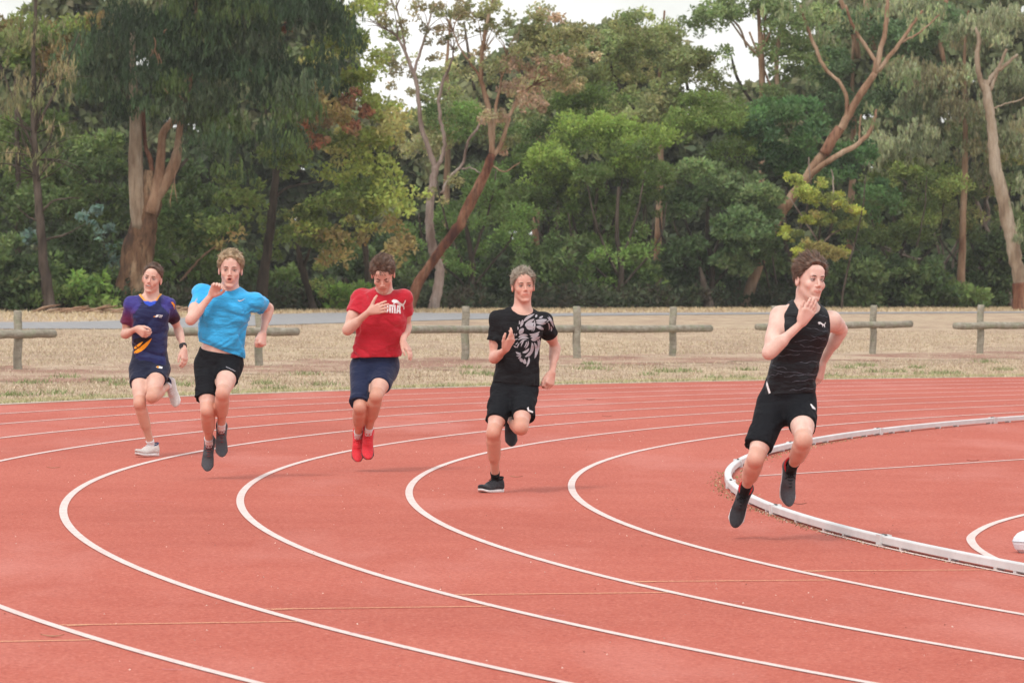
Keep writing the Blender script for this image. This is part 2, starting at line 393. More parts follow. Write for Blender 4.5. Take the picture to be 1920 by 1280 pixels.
# scattered chips on the track
k = 600; Yc = rng.uniform(20, 60, k); Xc = rng.uniform(-1, 1, k) * .107 * Yc
pt = np.stack([Xc, Yc, 0 * Xc + .006], -1); pt = pt[np.hypot(Xc - CX, Yc - CY) < 47.4]
blades('rubber_crumbs', pt, .003, .007, .010, [(.75, .6, .52), (.2, .1, .08), (.7, .5, .42), (.8, .7, .6)])
# dry gum leaves lying on the lanes
lf = []
n = NT('dry_leaf'); M_LEAFD = n.done(n.noise(20) and n.ramp(n.noise(20), [(.3, (.35, .22, .10)), (.7, (.62, .48, .30))]), .8)
n = NT('dark_leaf'); M_LEAFK = n.done(n.ramp(n.noise(20), [(.3, (.10, .05, .03)), (.7, (.2, .1, .06))]), .8)
for (x, y, m_, lab) in ((968, 893, M_LEAFD, 'pale dry leaf lying on lane two beside the lion shirt runner'), (1138, 780, M_LEAFK, 'small dark leaf lying on a far lane behind the lion shirt runner'),
                   (100, 876, M_LEAFD, 'pale curled leaf on the red track left of the navy shirt runner'), (1824, 863, M_LEAFK, 'dark leaf on the red infield above the straight white line'),
                   (98, 1191, M_LEAFD, 'tan leaf on the track beside the lowest lane line and yellow mark'), (1107, 749, M_LEAFK, 'dark leaf lying on the sixth lane line at mid track'), (1500, 944, M_LEAFK, 'dark leaf on the red infield right of the black singlet runner')):
    c0 = gp(x, y, .01); a = random.uniform(-.5, .5); L_ = .055
    V = []
    for i in range(7):
        t_ = i / 6 * 2 - 1; wd = .011 * (1 - t_ * t_) + .0005; cx_, cy_ = c0[0] + math.cos(a) * t_ * L_, c0[1] + math.sin(a) * t_ * L_
        zz = .007 + .008 * t_ * t_
        V += [(cx_ - math.sin(a) * wd, cy_ + math.cos(a) * wd, zz + .003), (cx_, cy_, zz), (cx_ + math.sin(a) * wd, cy_ - math.cos(a) * wd, zz + .003)]
    F = []
    for i in range(6): F += [(3 * i, 3 * i + 3, 3 * i + 4, 3 * i + 1), (3 * i + 1, 3 * i + 4, 3 * i + 5, 3 * i + 2)]
    tag(mk('fallen_leaf', V, F, m_), lab, 'leaf', 'leaves blown onto the track')
# white faceted cover at the infield
n = NT('white_plastic'); M_PLAST = n.done(n.ramp(n.noise(6), [(.3, (.66, .70, .76)), (.7, (.80, .82, .84))]), .45, .4)
c0 = gp(1927, 1037)
cov = empty('faceted_cover', 'white faceted cover lying on the red infield inside the painted curve', 'cover', loc=tuple(c0))
def lathe(prof, sides, ph=0):
    V = []; n_ = len(prof)
    for r, z in prof:
        for j in range(sides): a_ = ph + j * 2 * math.pi / sides; V.append((r * math.cos(a_), r * math.sin(a_), z))
    F = [(i * sides + j, i * sides + (j + 1) % sides, (i + 1) * sides + (j + 1) % sides, (i + 1) * sides + j) for i in range(n_ - 1) for j in range(sides)]
    return np.array(V), np.array(F)
cov.scale = (.88, .88, .76)
V, F = lathe([(.06, .005), (.092, .035), (.106, .075), (.108, .094)], 10, .3); mk('lower_shell', V, F, M_PLAST, cov, smooth=False)
V, F = lathe([(.112, .094), (.112, .098), (.0, .098)], 10, .3); mk('rim', V, F, m_simple('grey_rim', (.35, .36, .38), (.45, .46, .48), 10), cov, smooth=False)
V, F = lathe([(.108, .0985), (.100, .125), (.075, .158), (.040, .178), (.0, .183)], 10, .3); mk('upper_shell', V, F, M_PLAST, cov, smooth=False)
mk('lower_shell', *lathe([(.0, .005), (.055, .005)], 10, .3), M_PLAST, cov, smooth=False)

# ------------------------------------------------------------------ log barriers
def barrier(label, posts, rail, yw):
    """posts: (x, ybase, ytop, width px); rail: ((x,y),(x,y)) pixel ends of axis; radius px"""
    g_ = gp(posts[0][0], posts[0][1]); root = empty('log_barrier', label, 'barrier', 'low log barriers on the grass behind the track', loc=(g_[0], g_[1], 0))
    inv = -np.array([g_[0], g_[1], 0])
    gs = []
    for (x, yb, yt, wd) in posts:
        b_ = gp(x, yb); t_ = px(x, yt, b_[1]); r_ = wd / 2 * b_[1] / FPX; gs.append(b_)
        zt = t_[2]; n_ = 9
        P_ = [(b_[0] + .008 * math.sin(i * 1.3 + x), b_[1] + .02, -.1 + (zt + .1 - .012) * i / (n_ - 1)) for i in range(n_)]
        P_ = P_ + [(P_[-1][0], P_[-1][1], zt)]
        R_ = [r_ * (1.03 - .04 * i / n_) for i in range(n_)] + [r_ * .82]
        V, q, t = tube(np.array(P_) + inv, R_, 12, True, .035); mk('post', V, [q, t], M_LOG, root)
    gs = np.array(gs)
    (xa, ya), (xb, yb_), rp_ = rail
    # rail depth: along the line of the posts, in front of them
    k1 = np.polyfit([q[0] for q in posts], gs[:, 1], 1) if len(posts) > 1 else (yw, gs[0, 1] - yw * posts[0][0])
    Pr = []; n_ = 16
    for i in range(n_ + 1):
        x = xa + (xb - xa) * i / n_; y = ya + (yb_ - ya) * i / n_; D = k1[0] * x + k1[1] - .075
        Pr.append(px(x, y + .5 * math.sin(i * 1.1 + xa), D))
    rr2 = rp_ * np.mean(gs[:, 1]) / FPX
    R_ = np.array([rr2 * (1 + .05 * math.sin(i * 2.1 + xb)) for i in range(n_ + 1)])
    R_[0] *= .93; R_[-1] *= .93
    V, q, t = tube(np.array(Pr) + inv, R_, 14, True, .03); mk('rail', V, [q, t], M_LOG, root)
barrier('weathered log barrier left of the navy shirt runner, one post in view', [(33, 693, 582, 16)], ((-60, 628), (102, 625), 8.3), .0085)
barrier('weathered log barrier behind the navy and blue shirt runners', [(259, 690, 581, 15), (485, 686, 574, 15)], ((237, 622.5), (557, 621.5), 8.2), 0)
barrier('weathered log barrier between the red shirt and lion shirt runners, four posts', [(690, 681, 577, 15), (872, 675, 574, 14.5), (1081, 672, 574, 14.5), (1261, 668, 575, 13.5)], ((660, 618), (1332, 616), 7.3), 0)
barrier('weathered log barrier behind the black singlet runner', [(1452, 666, 573, 12), (1637, 664, 572, 12.5)], ((1419, 613), (1708, 607.5), 6.6), 0)
barrier('weathered log barrier at the far end past a gap, one post in view', [(1838, 663, 571, 13)], ((1790, 611), (2010, 609), 6.8), .0085)
# ------------------------------------------------------------------ trees
def m_bark(name, base, dark, light, streak=.6, sc=5):
    n = NT(name)
    a = n.noise(sc * .35, 4, .6, sc3=(1, 1, .35)); s = n.noise(sc, 5, .7, sc3=(2.2, 2.2, .18)); f = n.noise(sc * 7, 3, .6, sc3=(1, 1, .3))
    c = n.ramp(a, [(.34, dark), (.48, base), (.64, light)])
    c = n.mix(n.ramp(s, [(.36, streak), (.52, 0.)]), c, tuple(.35 * q for q in dark))
    c = n.mix(n.ramp(f, [(.3, .3), (.5, 0.)]), c, tuple(.5 * q for q in base))
    n.bump(s, .7, .05)
    return n.done(c, .9, .15)
B_DARK = m_bark('bark_dark', (.075, .055, .042), (.045, .033, .027), (.13, .10, .08))
B_GUM = m_bark('bark_peeling_gum', (.19, .10, .055), (.07, .038, .025), (.40, .27, .165), .8)
B_PALE = m_bark('bark_pale_gum', (.34, .25, .175), (.20, .13, .085), (.46, .37, .285), .35)
B_PINK = m_bark('bark_pinkish_gum', (.30, .22, .185), (.15, .10, .08), (.42, .34, .30), .45)
B_RED = m_bark('bark_rust_gum', (.19, .075, .042), (.075, .025, .02), (.32, .175, .11), .7)
B_STRIP = m_bark('bark_strip', (.42, .22, .14), (.28, .12, .08), (.55, .33, .23), .2)
B_TAN = m_bark('bark_tan_gum', (.33, .20, .125), (.17, .08, .045), (.44, .31, .215), .35)
def m_leaf():
    n = NT('foliage'); c = n.attr()
    n.done(c, .55, .25)
    tr = n.n('ShaderNodeBsdfTranslucent'); n.l(c, tr.inputs['Color'])
    mx = n.n('ShaderNodeMixShader'); mx.inputs[0].default_value = .4
    n.l(n.b.outputs[0], mx.inputs[1]); n.l(tr.outputs[0], mx.inputs[2]); n.l(mx.outputs[0], n.o.inputs['Surface'])
    return n.m
M_LEAF = m_leaf()
NLEAF = 0
def leaves(centres, rad, mode, size, cols, per, flat=.8, cvar=.3):
    """centres (n,3), rad (n,), cols (n,3): leaf quads round each clump centre"""
    global NLEAF
    n = len(centres); k = per; N = n * k
    ci = np.repeat(np.arange(n), k)
    d = rng.normal(size=(N, 3)); d /= np.linalg.norm(d, axis=1)[:, None]
    rr = rng.uniform(.15, 1, N) ** .5
    pos = d * (rr * rad[ci])[:, None]; pos[:, 2] *= flat
    if mode == 'droop':      # hanging strands
        ns = max(3, k // 9); sid = rng.integers(0, ns, N); off = rng.normal(size=(n, ns, 3)) * .5; off[:, :, 2] = np.abs(off[:, :, 2]) * .9
        st = off[ci, sid] * rad[ci][:, None]; tt = rng.uniform(0, 1, N)
        pos = st + np.stack([rng.normal(0, .035, N) + .12 * tt * off[ci, sid][:, 0], rng.normal(0, .035, N) + .12 * tt * off[ci, sid][:, 1], -tt * rad[ci] * 1.05], -1)
    P = centres[ci] + pos
    if mode == 'droop': ax = np.stack([rng.normal(0, .28, N), rng.normal(0, .28, N), -np.ones(N)], -1)
    elif mode == 'spray': ax = d * 1.0 + np.stack([rng.normal(0, .5, N), rng.normal(0, .5, N), rng.normal(.25, .5, N)], -1)
    else: ax = rng.normal(size=(N, 3)) + np.array([0, 0, -.3])
    ax /= np.linalg.norm(ax, axis=1)[:, None]
    sd_ = np.cross(ax, rng.normal(size=(N, 3))); sd_ /= np.linalg.norm(sd_, axis=1)[:, None]
    L = size[0] * rng.uniform(.65, 1.3, N)[:, None]; W = size[1] * rng.uniform(.7, 1.2, N)[:, None]
    V = np.stack([P - ax * L / 2, P + sd_ * W / 2 - ax * L * .08, P + ax * L / 2, P - sd_ * W / 2 - ax * L * .08], 1).reshape(-1, 3)
    cc = cols[ci] * rng.uniform(1 - cvar, 1 + cvar, (N, 1)) * (1 + rng.normal(0, .06, (N, 3)))
    NLEAF += N
    return V, np.arange(4 * N).reshape(-1, 4), np.repeat(np.clip(cc, .005, .9), 4, 0)

def crown(root, blobs, D, tones, mode='spray', size=(.16, .07), dens=1.0, crad=.42, depth=None, name='crown', per=46, mid=.95):
    """blobs: (cx, cy, rx, ry[, weight[, tone index]]) in photo pixels at distance D"""
    s = FPX / D; Cn, Rn, Tn = [], [], []
    tones = np.array(tones) * np.array([2.85, 2.62, 2.15]); size = (size[0] * 1.22, size[1] * 1.3)
    for b in blobs:
        cx, cy, rx, ry = b[:4]; wgt = b[4] if len(b) > 4 else 1.0
        ax_, az_ = rx / s, ry / s; dy = depth if depth else min(max(ax_, az_) * .8, 2.6)
        n = max(4, int(wgt * dens * 3.1 * ax_ * az_ * (1 + dy * .35) / (crad * crad) * 1.7))
        rm = min(mid, .6 * max(ax_, az_)); M = max(4, int(2.4 * ax_ * az_ / (rm * rm)))
        d = rng.normal(size=(M, 3)); d[:, 1] -= .25; d /= np.linalg.norm(d, axis=1)[:, None]; d *= rng.uniform(.35, 1, (M, 1)) ** .45 * (1 + .12 * np.sin(d[:, :1] * 7 + cx) + .1 * np.sin(d[:, 2:] * 9 + cy))
        c0 = px(cx, cy, D); mc = c0 + d * np.array([max(ax_ - rm * .5, .2), dy, max(az_ - rm * .5, .2)]); mr = rm * rng.uniform(.6, 1.25, M)
        mi = rng.integers(0, M, n); e = rng.normal(size=(n, 3)); e /= np.linalg.norm(e, axis=1)[:, None]; up = rng.uniform(0, 1, n) < .78; e[up, 2] = np.abs(e[up, 2])
        Cn.append(mc[mi] + e * (mr[mi] * rng.uniform(.35, 1, n) ** .5)[:, None] * np.array([1, 1, .62])); Rn.append(crad * rng.uniform(.45, 1.05, n))
        ti = rng.integers(0, len(tones), M) if len(b) < 6 else np.where(rng.uniform(0, 1, M) < .8, b[5], rng.integers(0, len(tones), M))
        Tn.append((tones[ti] * rng.uniform(.72, 1.28, (M, 1)))[mi] * rng.uniform(.88, 1.12, (n, 1)))
    Cn, Rn, Tn = np.concatenate(Cn), np.concatenate(Rn), np.concatenate(Tn)
    V, F, c = leaves(Cn, Rn, mode, size, Tn, int(per))
    inv = np.array(root.location)
    return mk(name, V - inv, F, M_LEAF, root, col=c, smooth=False)
def tree(label, base, D=None, name='gum_tree', cat='tree', group=None, trunk=None, limbs=(), bark=None, limb_bark=None):
    """base: pixel of the trunk foot; trunk/limbs: lists of (x, y, width px[, depth offset m])"""
    g_ = gp(*base); D = D or g_[1]
    root = empty(name, label, cat, group, loc=(px(base[0], base[1], D)[0], D, 0))
    inv = -np.array(root.location)
    def path(pp, wob=.04):
        q = catmull([list(px(a[0], a[1], D + (a[3] if len(a) > 3 else 0))) + [a[2] / 2 * (.88 if a[2] < 60 and bark is not B_GUM else 1) * D / FPX] for a in pp], 5)
        q = np.array(q); q[1:-1, :3] += rng.normal(0, wob * .3, (len(q) - 2, 3)); return q[:, :3] + inv, q[:, 3]
    if trunk:
        P_, R_ = path(trunk); P_[0, 2] = -.2
        V, q, t = tube(P_, R_, 12, True, .09); mk('trunk', V, [q, t], bark, root)
    for lb in limbs:
        P_, R_ = path(lb); V, q, t = tube(P_, R_, 7, True, .08); mk('branch', V, [q, t], limb_bark or bark, root)
    return root, D
def twigs(root, D, starts, bark, n=5, ln=60):
    """fine bare twigs fanning from pixel points, joined as one part"""
    inv = np.array(root.location)
    for (x, y, ang, w_) in starts:
        parts = []
        for i in range(n):
            a = math.radians(ang) + random.uniform(-.7, .7); L_ = ln * random.uniform(.5, 1.2); q = []
            for k_ in range(5):
                t_ = k_ / 4; aa = a + .5 * t_ * math.sin(i * 3.1 + x)
                q.append(px(x + math.cos(aa) * L_ * t_, y - math.sin(aa) * L_ * t_, D + random.uniform(-.1, .1) + (i - n / 2) * .3 * t_) - inv)
            parts.append(tube(q, np.linspace(w_, w_ * .3, 5) / 2 * D / FPX, 4))
        V, F = join(parts); mk('twigs', V, F, bark, root)

G_DK = [(.030, .055, .028), (.040, .070, .036), (.052, .080, .046), (.024, .042, .022)]
G_MID = [(.062, .098, .030), (.085, .125, .040), (.050, .085, .028), (.105, .120, .048)]
G_OLV = [(.115, .120, .055), (.15, .15, .075), (.085, .10, .042), (.17, .145, .085)]
G_WAT = [(.065, .125, .025), (.082, .150, .032), (.055, .105, .024)]
G_GRY = [(.105, .125, .085), (.13, .15, .105), (.082, .10, .065), (.115, .115, .075)]
G_DEEP = [(.030, .080, .028), (.042, .10, .034), (.024, .06, .022)]
G_PALE = [(.20, .19, .105), (.15, .16, .085), (.30, .23, .15), (.12, .135, .06)]
G_YEL = [(.2, .2, .05)]
G_BLU = [(.075, .12, .12), (.06, .095, .095), (.085, .135, .135)]
G_ORG = [(.12, .055, .035), (.10, .055, .035), (.09, .065, .035)]

# 1 far-off wood that reads as one mass, behind everything
root = empty('far_wood'); tag(root, kind='stuff'); root.location = (0, 215, 0)
bl = []
for x in range(-150, 2100, 75):
    top = 175 + 60 * math.sin(x * .011) + 35 * math.sin(x * .037 + 1)
    if x < 130: top = 40
    if 130 <= x < 640: top = 20
    if 930 < x < 1265: top = 45
    if x > 1530: top = 15
    y = 560
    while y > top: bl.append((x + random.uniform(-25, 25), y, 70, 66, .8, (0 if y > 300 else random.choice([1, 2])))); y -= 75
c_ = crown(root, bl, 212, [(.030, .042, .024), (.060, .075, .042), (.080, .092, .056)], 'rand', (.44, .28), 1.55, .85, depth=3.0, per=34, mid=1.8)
c_['kind'] = 'stuff'

# 2 understorey along the foot of the wood: shrubs one by one
sh = [(20, 500, 55, 75, 139, 0, 'green bushy shrub at the far left foot of the wood'), (75, 540, 48, 60, 139.5, 1, 'low green shrub beside the thin dark trunk at left'),
      (150, 470, 75, 95, 144, 0, 'dark leafy shrub between the thin trunk and the big peeling gum'), (165, 545, 48, 40, 141, 2, 'bright green low shrub left of the big peeling gum foot'),
      (345, 470, 85, 90, 147, 1, 'mid green shrub behind the blue shirt runner and big gum'), (330, 560, 60, 32, 146, 0, 'low dark shrub at the foot right of the big gum'),
      (430, 530, 70, 60, 149, 0, 'dark shrub behind the head of the blue shirt runner'), (560, 540, 75, 55, 151, 1, 'loose olive shrub left of the red shirt runner'),
      (655, 560, 60, 30, 150, 2, 'rounded fresh green shrub low behind the red shirt runner'), (700, 490, 70, 80, 156, 0, 'dark shrub directly behind the head of the red shirt runner'),
      (900, 520, 95, 72, 162, 0, 'dark shrub mass at the wood edge behind the lion shirt runner'), (1040, 520, 95, 75, 166, 0, 'dark shrub between lion shirt runner and dense round bush'),
      (1150, 520, 90, 62, 167, 1, 'soft green low bough shrub right of the lion shirt runner'), (1590, 530, 85, 60, 174, 0, 'dark shrub right of the black singlet runner head'),
      (1700, 520, 90, 66, 176, 0, 'dark olive shrub low at the right side of the wood'), (1790, 545, 62, 42, 177, 1, 'low green shrub under the bare forked trees at right'),
      (1860, 505, 70, 78, 180, 0, 'dark shrub behind the rising pale gum at far right'), (1450, 500, 70, 90, 175, 0, 'dark shrub directly left of the black singlet runner head')]
pal = [[(.035, .058, .026), (.052, .078, .034), (.026, .042, .02)], [(.062, .095, .034), (.078, .115, .042), (.045, .075, .028)], [(.10, .165, .045), (.075, .13, .038), (.12, .17, .06)]]
for (x, y, rx, ry, D, p_, lab) in sh:
    r_ = empty('shrub', lab, 'shrub', 'shrubs along the foot of the wood', loc=(px(x, 580, D)[0], D, 0))
    cx_, cy_ = x, y
    crown(r_, [(x, y, rx, ry, 1.1), (x - rx * .5, y + ry * .35, rx * .6, ry * .6), (x + rx * .5, y + ry * .3, rx * .6, ry * .6), (x, 568, rx * 1.15, 15, 1.6)], D, pal[p_], 'spray', (.18, .08), .68, .38, depth=1.3, name='foliage', per=40)
    st = [tube([(random.uniform(-.5, .5) * 0.3, 0, -.1), (random.uniform(-.3, .3), 0, 1.0), (random.uniform(-.9, .9), random.uniform(-.4, .4), px(x, y, D)[2])], [.05, .04, .015], 6) for _ in range(4)]
    V, F = join(st); mk('stem', V, F, B_DARK, r_)
# blue-grey young gum foliage
r_, D = tree('blue grey young gum with silvery round leaves left of the big peeling gum', (205, 583), 145, 'young_gum', trunk=[(205, 583, 8), (200, 500, 6), (190, 430, 4)], bark=B_DARK)
crown(r_, [(190, 470, 62, 50, .55), (215, 520, 50, 45, .5), (175, 410, 30, 30, .3), (130, 500, 35, 35, .25), (60, 440, 20, 16, .2)], D, G_BLU, 'rand', (.16, .13), .5, .3, depth=1.0, per=30)

# 3 left-hand thin casuarina and neighbours
r_, D = tree('thin dark barked tree with wispy grey green crown at the far left', (92, 586), 138, 'she_oak', trunk=[(95, 588, 34), (88, 540, 24), (80, 470, 20), (72, 380, 17), (66, 280, 14), (62, 150, 10), (66, 20, 7), (68, -120, 4)], bark=B_DARK,
             limbs=[[(80, 395, 6), (105, 375, 4), (150, 372, 2)], [(72, 415, 5), (45, 400, 3), (32, 385, 2)], [(84, 450, 6), (125, 438, 4), (160, 420, 2)], [(66, 290, 7), (30, 200, 5), (0, 120, 3)], [(64, 240, 7), (110, 160, 4), (150, 60, 2)]])
crown(r_, [(70, 60, 80, 70, .30), (110, 160, 90, 80, .30), (20, 180, 70, 90, .28), (60, 300, 85, 70, .22)], D, [(.10, .105, .06), (.13, .12, .075), (.08, .10, .045)], 'droop', (.20, .022), .55, .5, depth=1.6, per=54)
twigs(r_, D, [(66, 250, 60, 3), (66, 250, 120, 3), (68, 300, 45, 3), (68, 300, 135, 3), (64, 180, 80, 3), (70, 340, 30, 2.5), (70, 330, 150, 2.5)], B_DARK, 7, 95)
r_, D = tree('green background tree with reddish tips behind the thin tree at far left', (30, 575), 156, 'background_tree', group='trees within the wood', trunk=[(30, 575, 16), (35, 400, 14), (30, 150, 8)], bark=B_DARK)
crown(r_, [(20, 90, 85, 75, 1.3), (105, 105, 75, 70, 1.3), (160, 60, 50, 50, 1), (15, 260, 80, 95, .9, 1), (120, 300, 85, 110, .9, 1), (10, 60, 30, 22, .5, 3)], D, [(.10, .135, .04), (.06, .09, .03), (.085, .11, .045), (.10, .08, .04)], 'spray', (.17, .075), .8, .45, depth=2)
r_, D = tree('dark leafed tree filling between the thin tree and the big gum', (190, 575), 152, 'background_tree', group='trees within the wood', trunk=[(190, 575, 14), (185, 400, 12), (180, 250, 8)], bark=B_DARK)
crown(r_, [(185, 290, 75, 90, 1), (350, 350, 60, 70, 1.2), (345, 430, 60, 60, 1.2), (200, 410, 80, 70, 1), (90, 400, 85, 80, .9), (20, 400, 55, 80, .8)], D, [(.042, .065, .026), (.06, .088, .034), (.032, .05, .022)], 'spray', (.17, .075), .75, .42, depth=1.8)

# 4 the big peeling gum
r_, D = tree('big gum with peeling rust and cream bark and heavy drooping dark crown', (245, 584), 143, trunk=[(240, 588, 74), (248, 540, 66), (258, 480, 60), (270, 420, 54), (280, 360, 46), (284, 320, 36)], bark=B_GUM)
inv = np.array(r_.location)
def limb(root, D, pp, bark, name='branch', sides=9):
    q = np.array(catmull([list(px(a[0], a[1], D + (a[3] if len(a) > 3 else 0))) + [a[2] / 2 * D / FPX] for a in pp], 5))
    V, f, t = tube(q[:, :3] - np.array(root.location), q[:, 3], sides, True, .05); return mk(name, V, [f, t], bark, root)
limb(r_, D, [(262, 430, 30, -.2), (256, 360, 30, -.25), (254, 290, 27, -.2), (254, 220, 22, -.2), (250, 165, 16, 0), (248, 60, 10, 0)], B_PALE)
limb(r_, D, [(282, 400, 26, -.3), (296, 350, 22, -.3), (302, 290, 17, -.3), (306, 250, 15, -.2), (325, 225, 14, -.1), (338, 205, 13, 0), (352, 160, 17, 0), (362, 100, 13, 0), (366, 20, 10, 0), (368, -60, 6)], B_TAN)
limb(r_, D, [(290, 370, 28, -.25), (308, 345, 24, -.25), (326, 310, 22, -.2), (334, 275, 16, -.1), (337, 240, 13, 0), (345, 190, 14, 0), (356, 145, 14, .1)], B_TAN)
limb(r_, D, [(312, 340, 10, 0), (335, 315, 8, 0), (352, 298, 5, 0)], B_DARK)
limb(r_, D, [(286, 330, 8, -.2), (282, 300, 10, -.1), (272, 270, 8, 0), (268, 200, 8, .1)], B_RED)
limb(r_, D, [(352, 160, 9), (420, 110, 7), (500, 60, 5), (580, 30, 3)], B_DARK)
limb(r_, D, [(254, 200, 10), (200, 120, 7), (170, 40, 4)], B_DARK)
crown(r_, [(260, 60, 115, 80, 1.1), (400, 50, 125, 85, 1.1), (540, 55, 105, 85, 1.1), (620, 45, 55, 75, .9), (205, 160, 65, 60, 1), (300, 150, 80, 60, .9), (420, 165, 95, 75, 1.1), (540, 180, 95, 70, 1.1), (600, 150, 60, 60, .8), (155, 110, 45, 60, .7, 1),
            (225, 215, 48, 42, .7), (290, 205, 50, 40, .9), (345, 200, 50, 40, .9), (240, 110, 70, 60, 1), (410, 260, 62, 55, 1), (525, 265, 48, 52, .9), (430, 320, 38, 40, .55), (120, 150, 28, 22, .5, 4), (500, 120, 80, 60, .8), (350, -40, 260, 60, .9), (395, 40, 60, 60, .8)], D,
      [(.020, .036, .020), (.028, .048, .026), (.038, .055, .034), (.015, .026, .015), (.040, .062, .024)], 'droop', (.19, .036), 1.0, .5, depth=2.4, per=52, mid=.8)
# hanging strips of shed bark
parts = []
for (x, y, L_, w_) in ((289, 70, 34, 4), (294, 95, 30, 5), (300, 100, 26, 4), (283, 92, 16, 3), (312, 165, 12, 3), (310, 55, 8, 4), (338, 178, 10, 2), (247, 145, 9, 3), (330, 320, 60, 3), (322, 340, 50, 3), (470, 130, 10, 2)):
    q = [px(x + 3 * math.sin(k_ + x), y + L_ * k_ / 4, D - 2.2) - inv for k_ in range(5)]
    V, q2, t2 = tube(q, np.array([.4, 1, .8, 1, .2]) * w_ / 2 * D / FPX, 5, True, .3, .4); mk('bark_strip', V, [q2, t2], B_STRIP, r_)

# 5 mixed green and russet tree in the left centre
r_, D = tree('dark trunked tree with olive leaves and russet dying sprays behind blue shirt runner', (495, 588), 146, 'box_tree', trunk=[(488, 588, 30), (492, 530, 25), (500, 480, 20), (508, 420, 19), (514, 360, 17), (520, 310, 14), (535, 250, 10), (560, 180, 7)], bark=B_DARK,
             limbs=[[(514, 370, 7), (545, 350, 5), (600, 340, 3)], [(524, 300, 8), (560, 270, 5), (620, 265, 3)], [(528, 270, 7), (500, 220, 5), (490, 150, 3)]])
crown(r_, [(640, 110, 75, 75, .8, 0), (690, 190, 75, 70, .8, 0), (600, 210, 80, 60, .7, 2), (560, 300, 95, 65, .8, 1), (670, 300, 95, 75, .85, 0), (620, 390, 110, 70, .8, 1), (470, 380, 65, 70, .6, 1), (720, 380, 75, 65, .8, 0), (560, 460, 90, 55, .55, 1), (740, 260, 55, 60, .6, 3),
            (690, 30, 50, 40, .5, 0), (740, 450, 55, 50, .5, 2), (640, 470, 60, 55, .45, 2), (400, 440, 60, 70, .5, 1)], D,
      [(.125, .155, .045), (.070, .098, .032), (.15, .125, .06), (.17, .17, .075)], 'rand', (.15, .075), .62, .42, depth=1.9, per=44)
crown(r_, [(660, 190, 26, 26, .7), (678, 215, 20, 24, .6), (665, 245, 14, 14, .6), (600, 235, 30, 22, .45), (590, 265, 20, 18, .4), (572, 245, 14, 20, .35), (545, 55, 18, 8, .3)], D - 1.9, G_ORG, 'rand', (.15, .075), .5, .26, depth=.35, name='dead_foliage', per=30)
r_, D = tree('short dark dead stump standing behind the red shirt runner', (690, 580), 150, 'dead_stump', cat='stump', trunk=[(692, 584, 16), (690, 530, 13), (686, 480, 12), (683, 440, 14), (685, 434, 8)], bark=B_DARK)
r_, D = tree('leaning split trunk with olive shrubby crown left of red shirt runner', (592, 588), 148, 'small_tree', trunk=[(590, 588, 20), (580, 550, 14), (566, 500, 16), (560, 460, 9), (575, 410, 5)], bark=B_DARK, limbs=[[(570, 500, 8), (585, 455, 5), (590, 420, 3)], [(560, 470, 6), (550, 430, 4)]])
crown(r_, [(620, 480, 55, 50, .35), (660, 440, 50, 50, .35), (560, 420, 50, 50, .3), (605, 540, 30, 26, .25)], D, [(.15, .17, .06), (.10, .125, .045), (.17, .16, .07)], 'rand', (.14, .07), .5, .3, depth=1., per=32)
r_, D = tree('fallen bare pole leaning up behind the blue shirt runner', (320, 560), 146, 'leaning_pole', cat='branch', trunk=None, limbs=[[(318, 552, 5), (345, 520, 6), (370, 490, 5), (395, 468, 4), (412, 460, 2)]], bark=B_TAN)

# 6 the white double stemmed gum
r_, D = tree('white stemmed forked gum with pale sparse crown beside the leaning rust trunk', (812, 583), 154.5, trunk=[(810, 584, 26), (822, 540, 21), (824, 505, 20), (812, 470, 20), (806, 430, 19), (806, 390, 17), (812, 340, 16), (817, 312, 15)], bark=B_PINK,
             limbs=[[(816, 316, 13), (800, 270, 11), (788, 225, 10), (784, 180, 9), (776, 140, 9), (760, 100, 7), (745, 70, 5), (725, 55, 3)], [(776, 142, 8), (782, 115, 6), (800, 60, 5), (812, 10, 3)], [(760, 100, 5), (755, 60, 4), (742, 10, 3)],
                    [(818, 316, 10), (831, 290, 9), (833, 260, 8), (827, 230, 8), (823, 190, 7), (830, 155, 7), (845, 120, 5), (850, 90, 3)], [(826, 363, 6), (845, 330, 6), (866, 310, 6), (878, 265, 6), (900, 235, 5), (912, 205, 4)], [(866, 318, 4), (885, 315, 3), (900, 325, 3)]], limb_bark=B_PINK)
crown(r_, [(745, 40, 45, 50, .35), (790, 60, 45, 40, .22), (850, 25, 70, 35, .38), (700, 20, 40, 40, .35), (730, 130, 35, 40, .30, 2), (830, 110, 30, 30, .10), (870, 60, 55, 50, .22), (812, 370, 38, 28, .3, 1), (850, 350, 30, 22, .2, 1), (760, 190, 40, 50, .22)], D, [(.15, .135, .085), (.115, .118, .06), (.10, .095, .06)], 'rand', (.12, .05), .6, .30, depth=1.3, per=34, mid=.6)
twigs(r_, D, [(745, 70, 110, 2.5), (742, 20, 90, 2.5), (800, 60, 70, 2.5), (850, 95, 80, 2.5), (725, 55, 140, 2.5)], B_PINK, 6, 60)
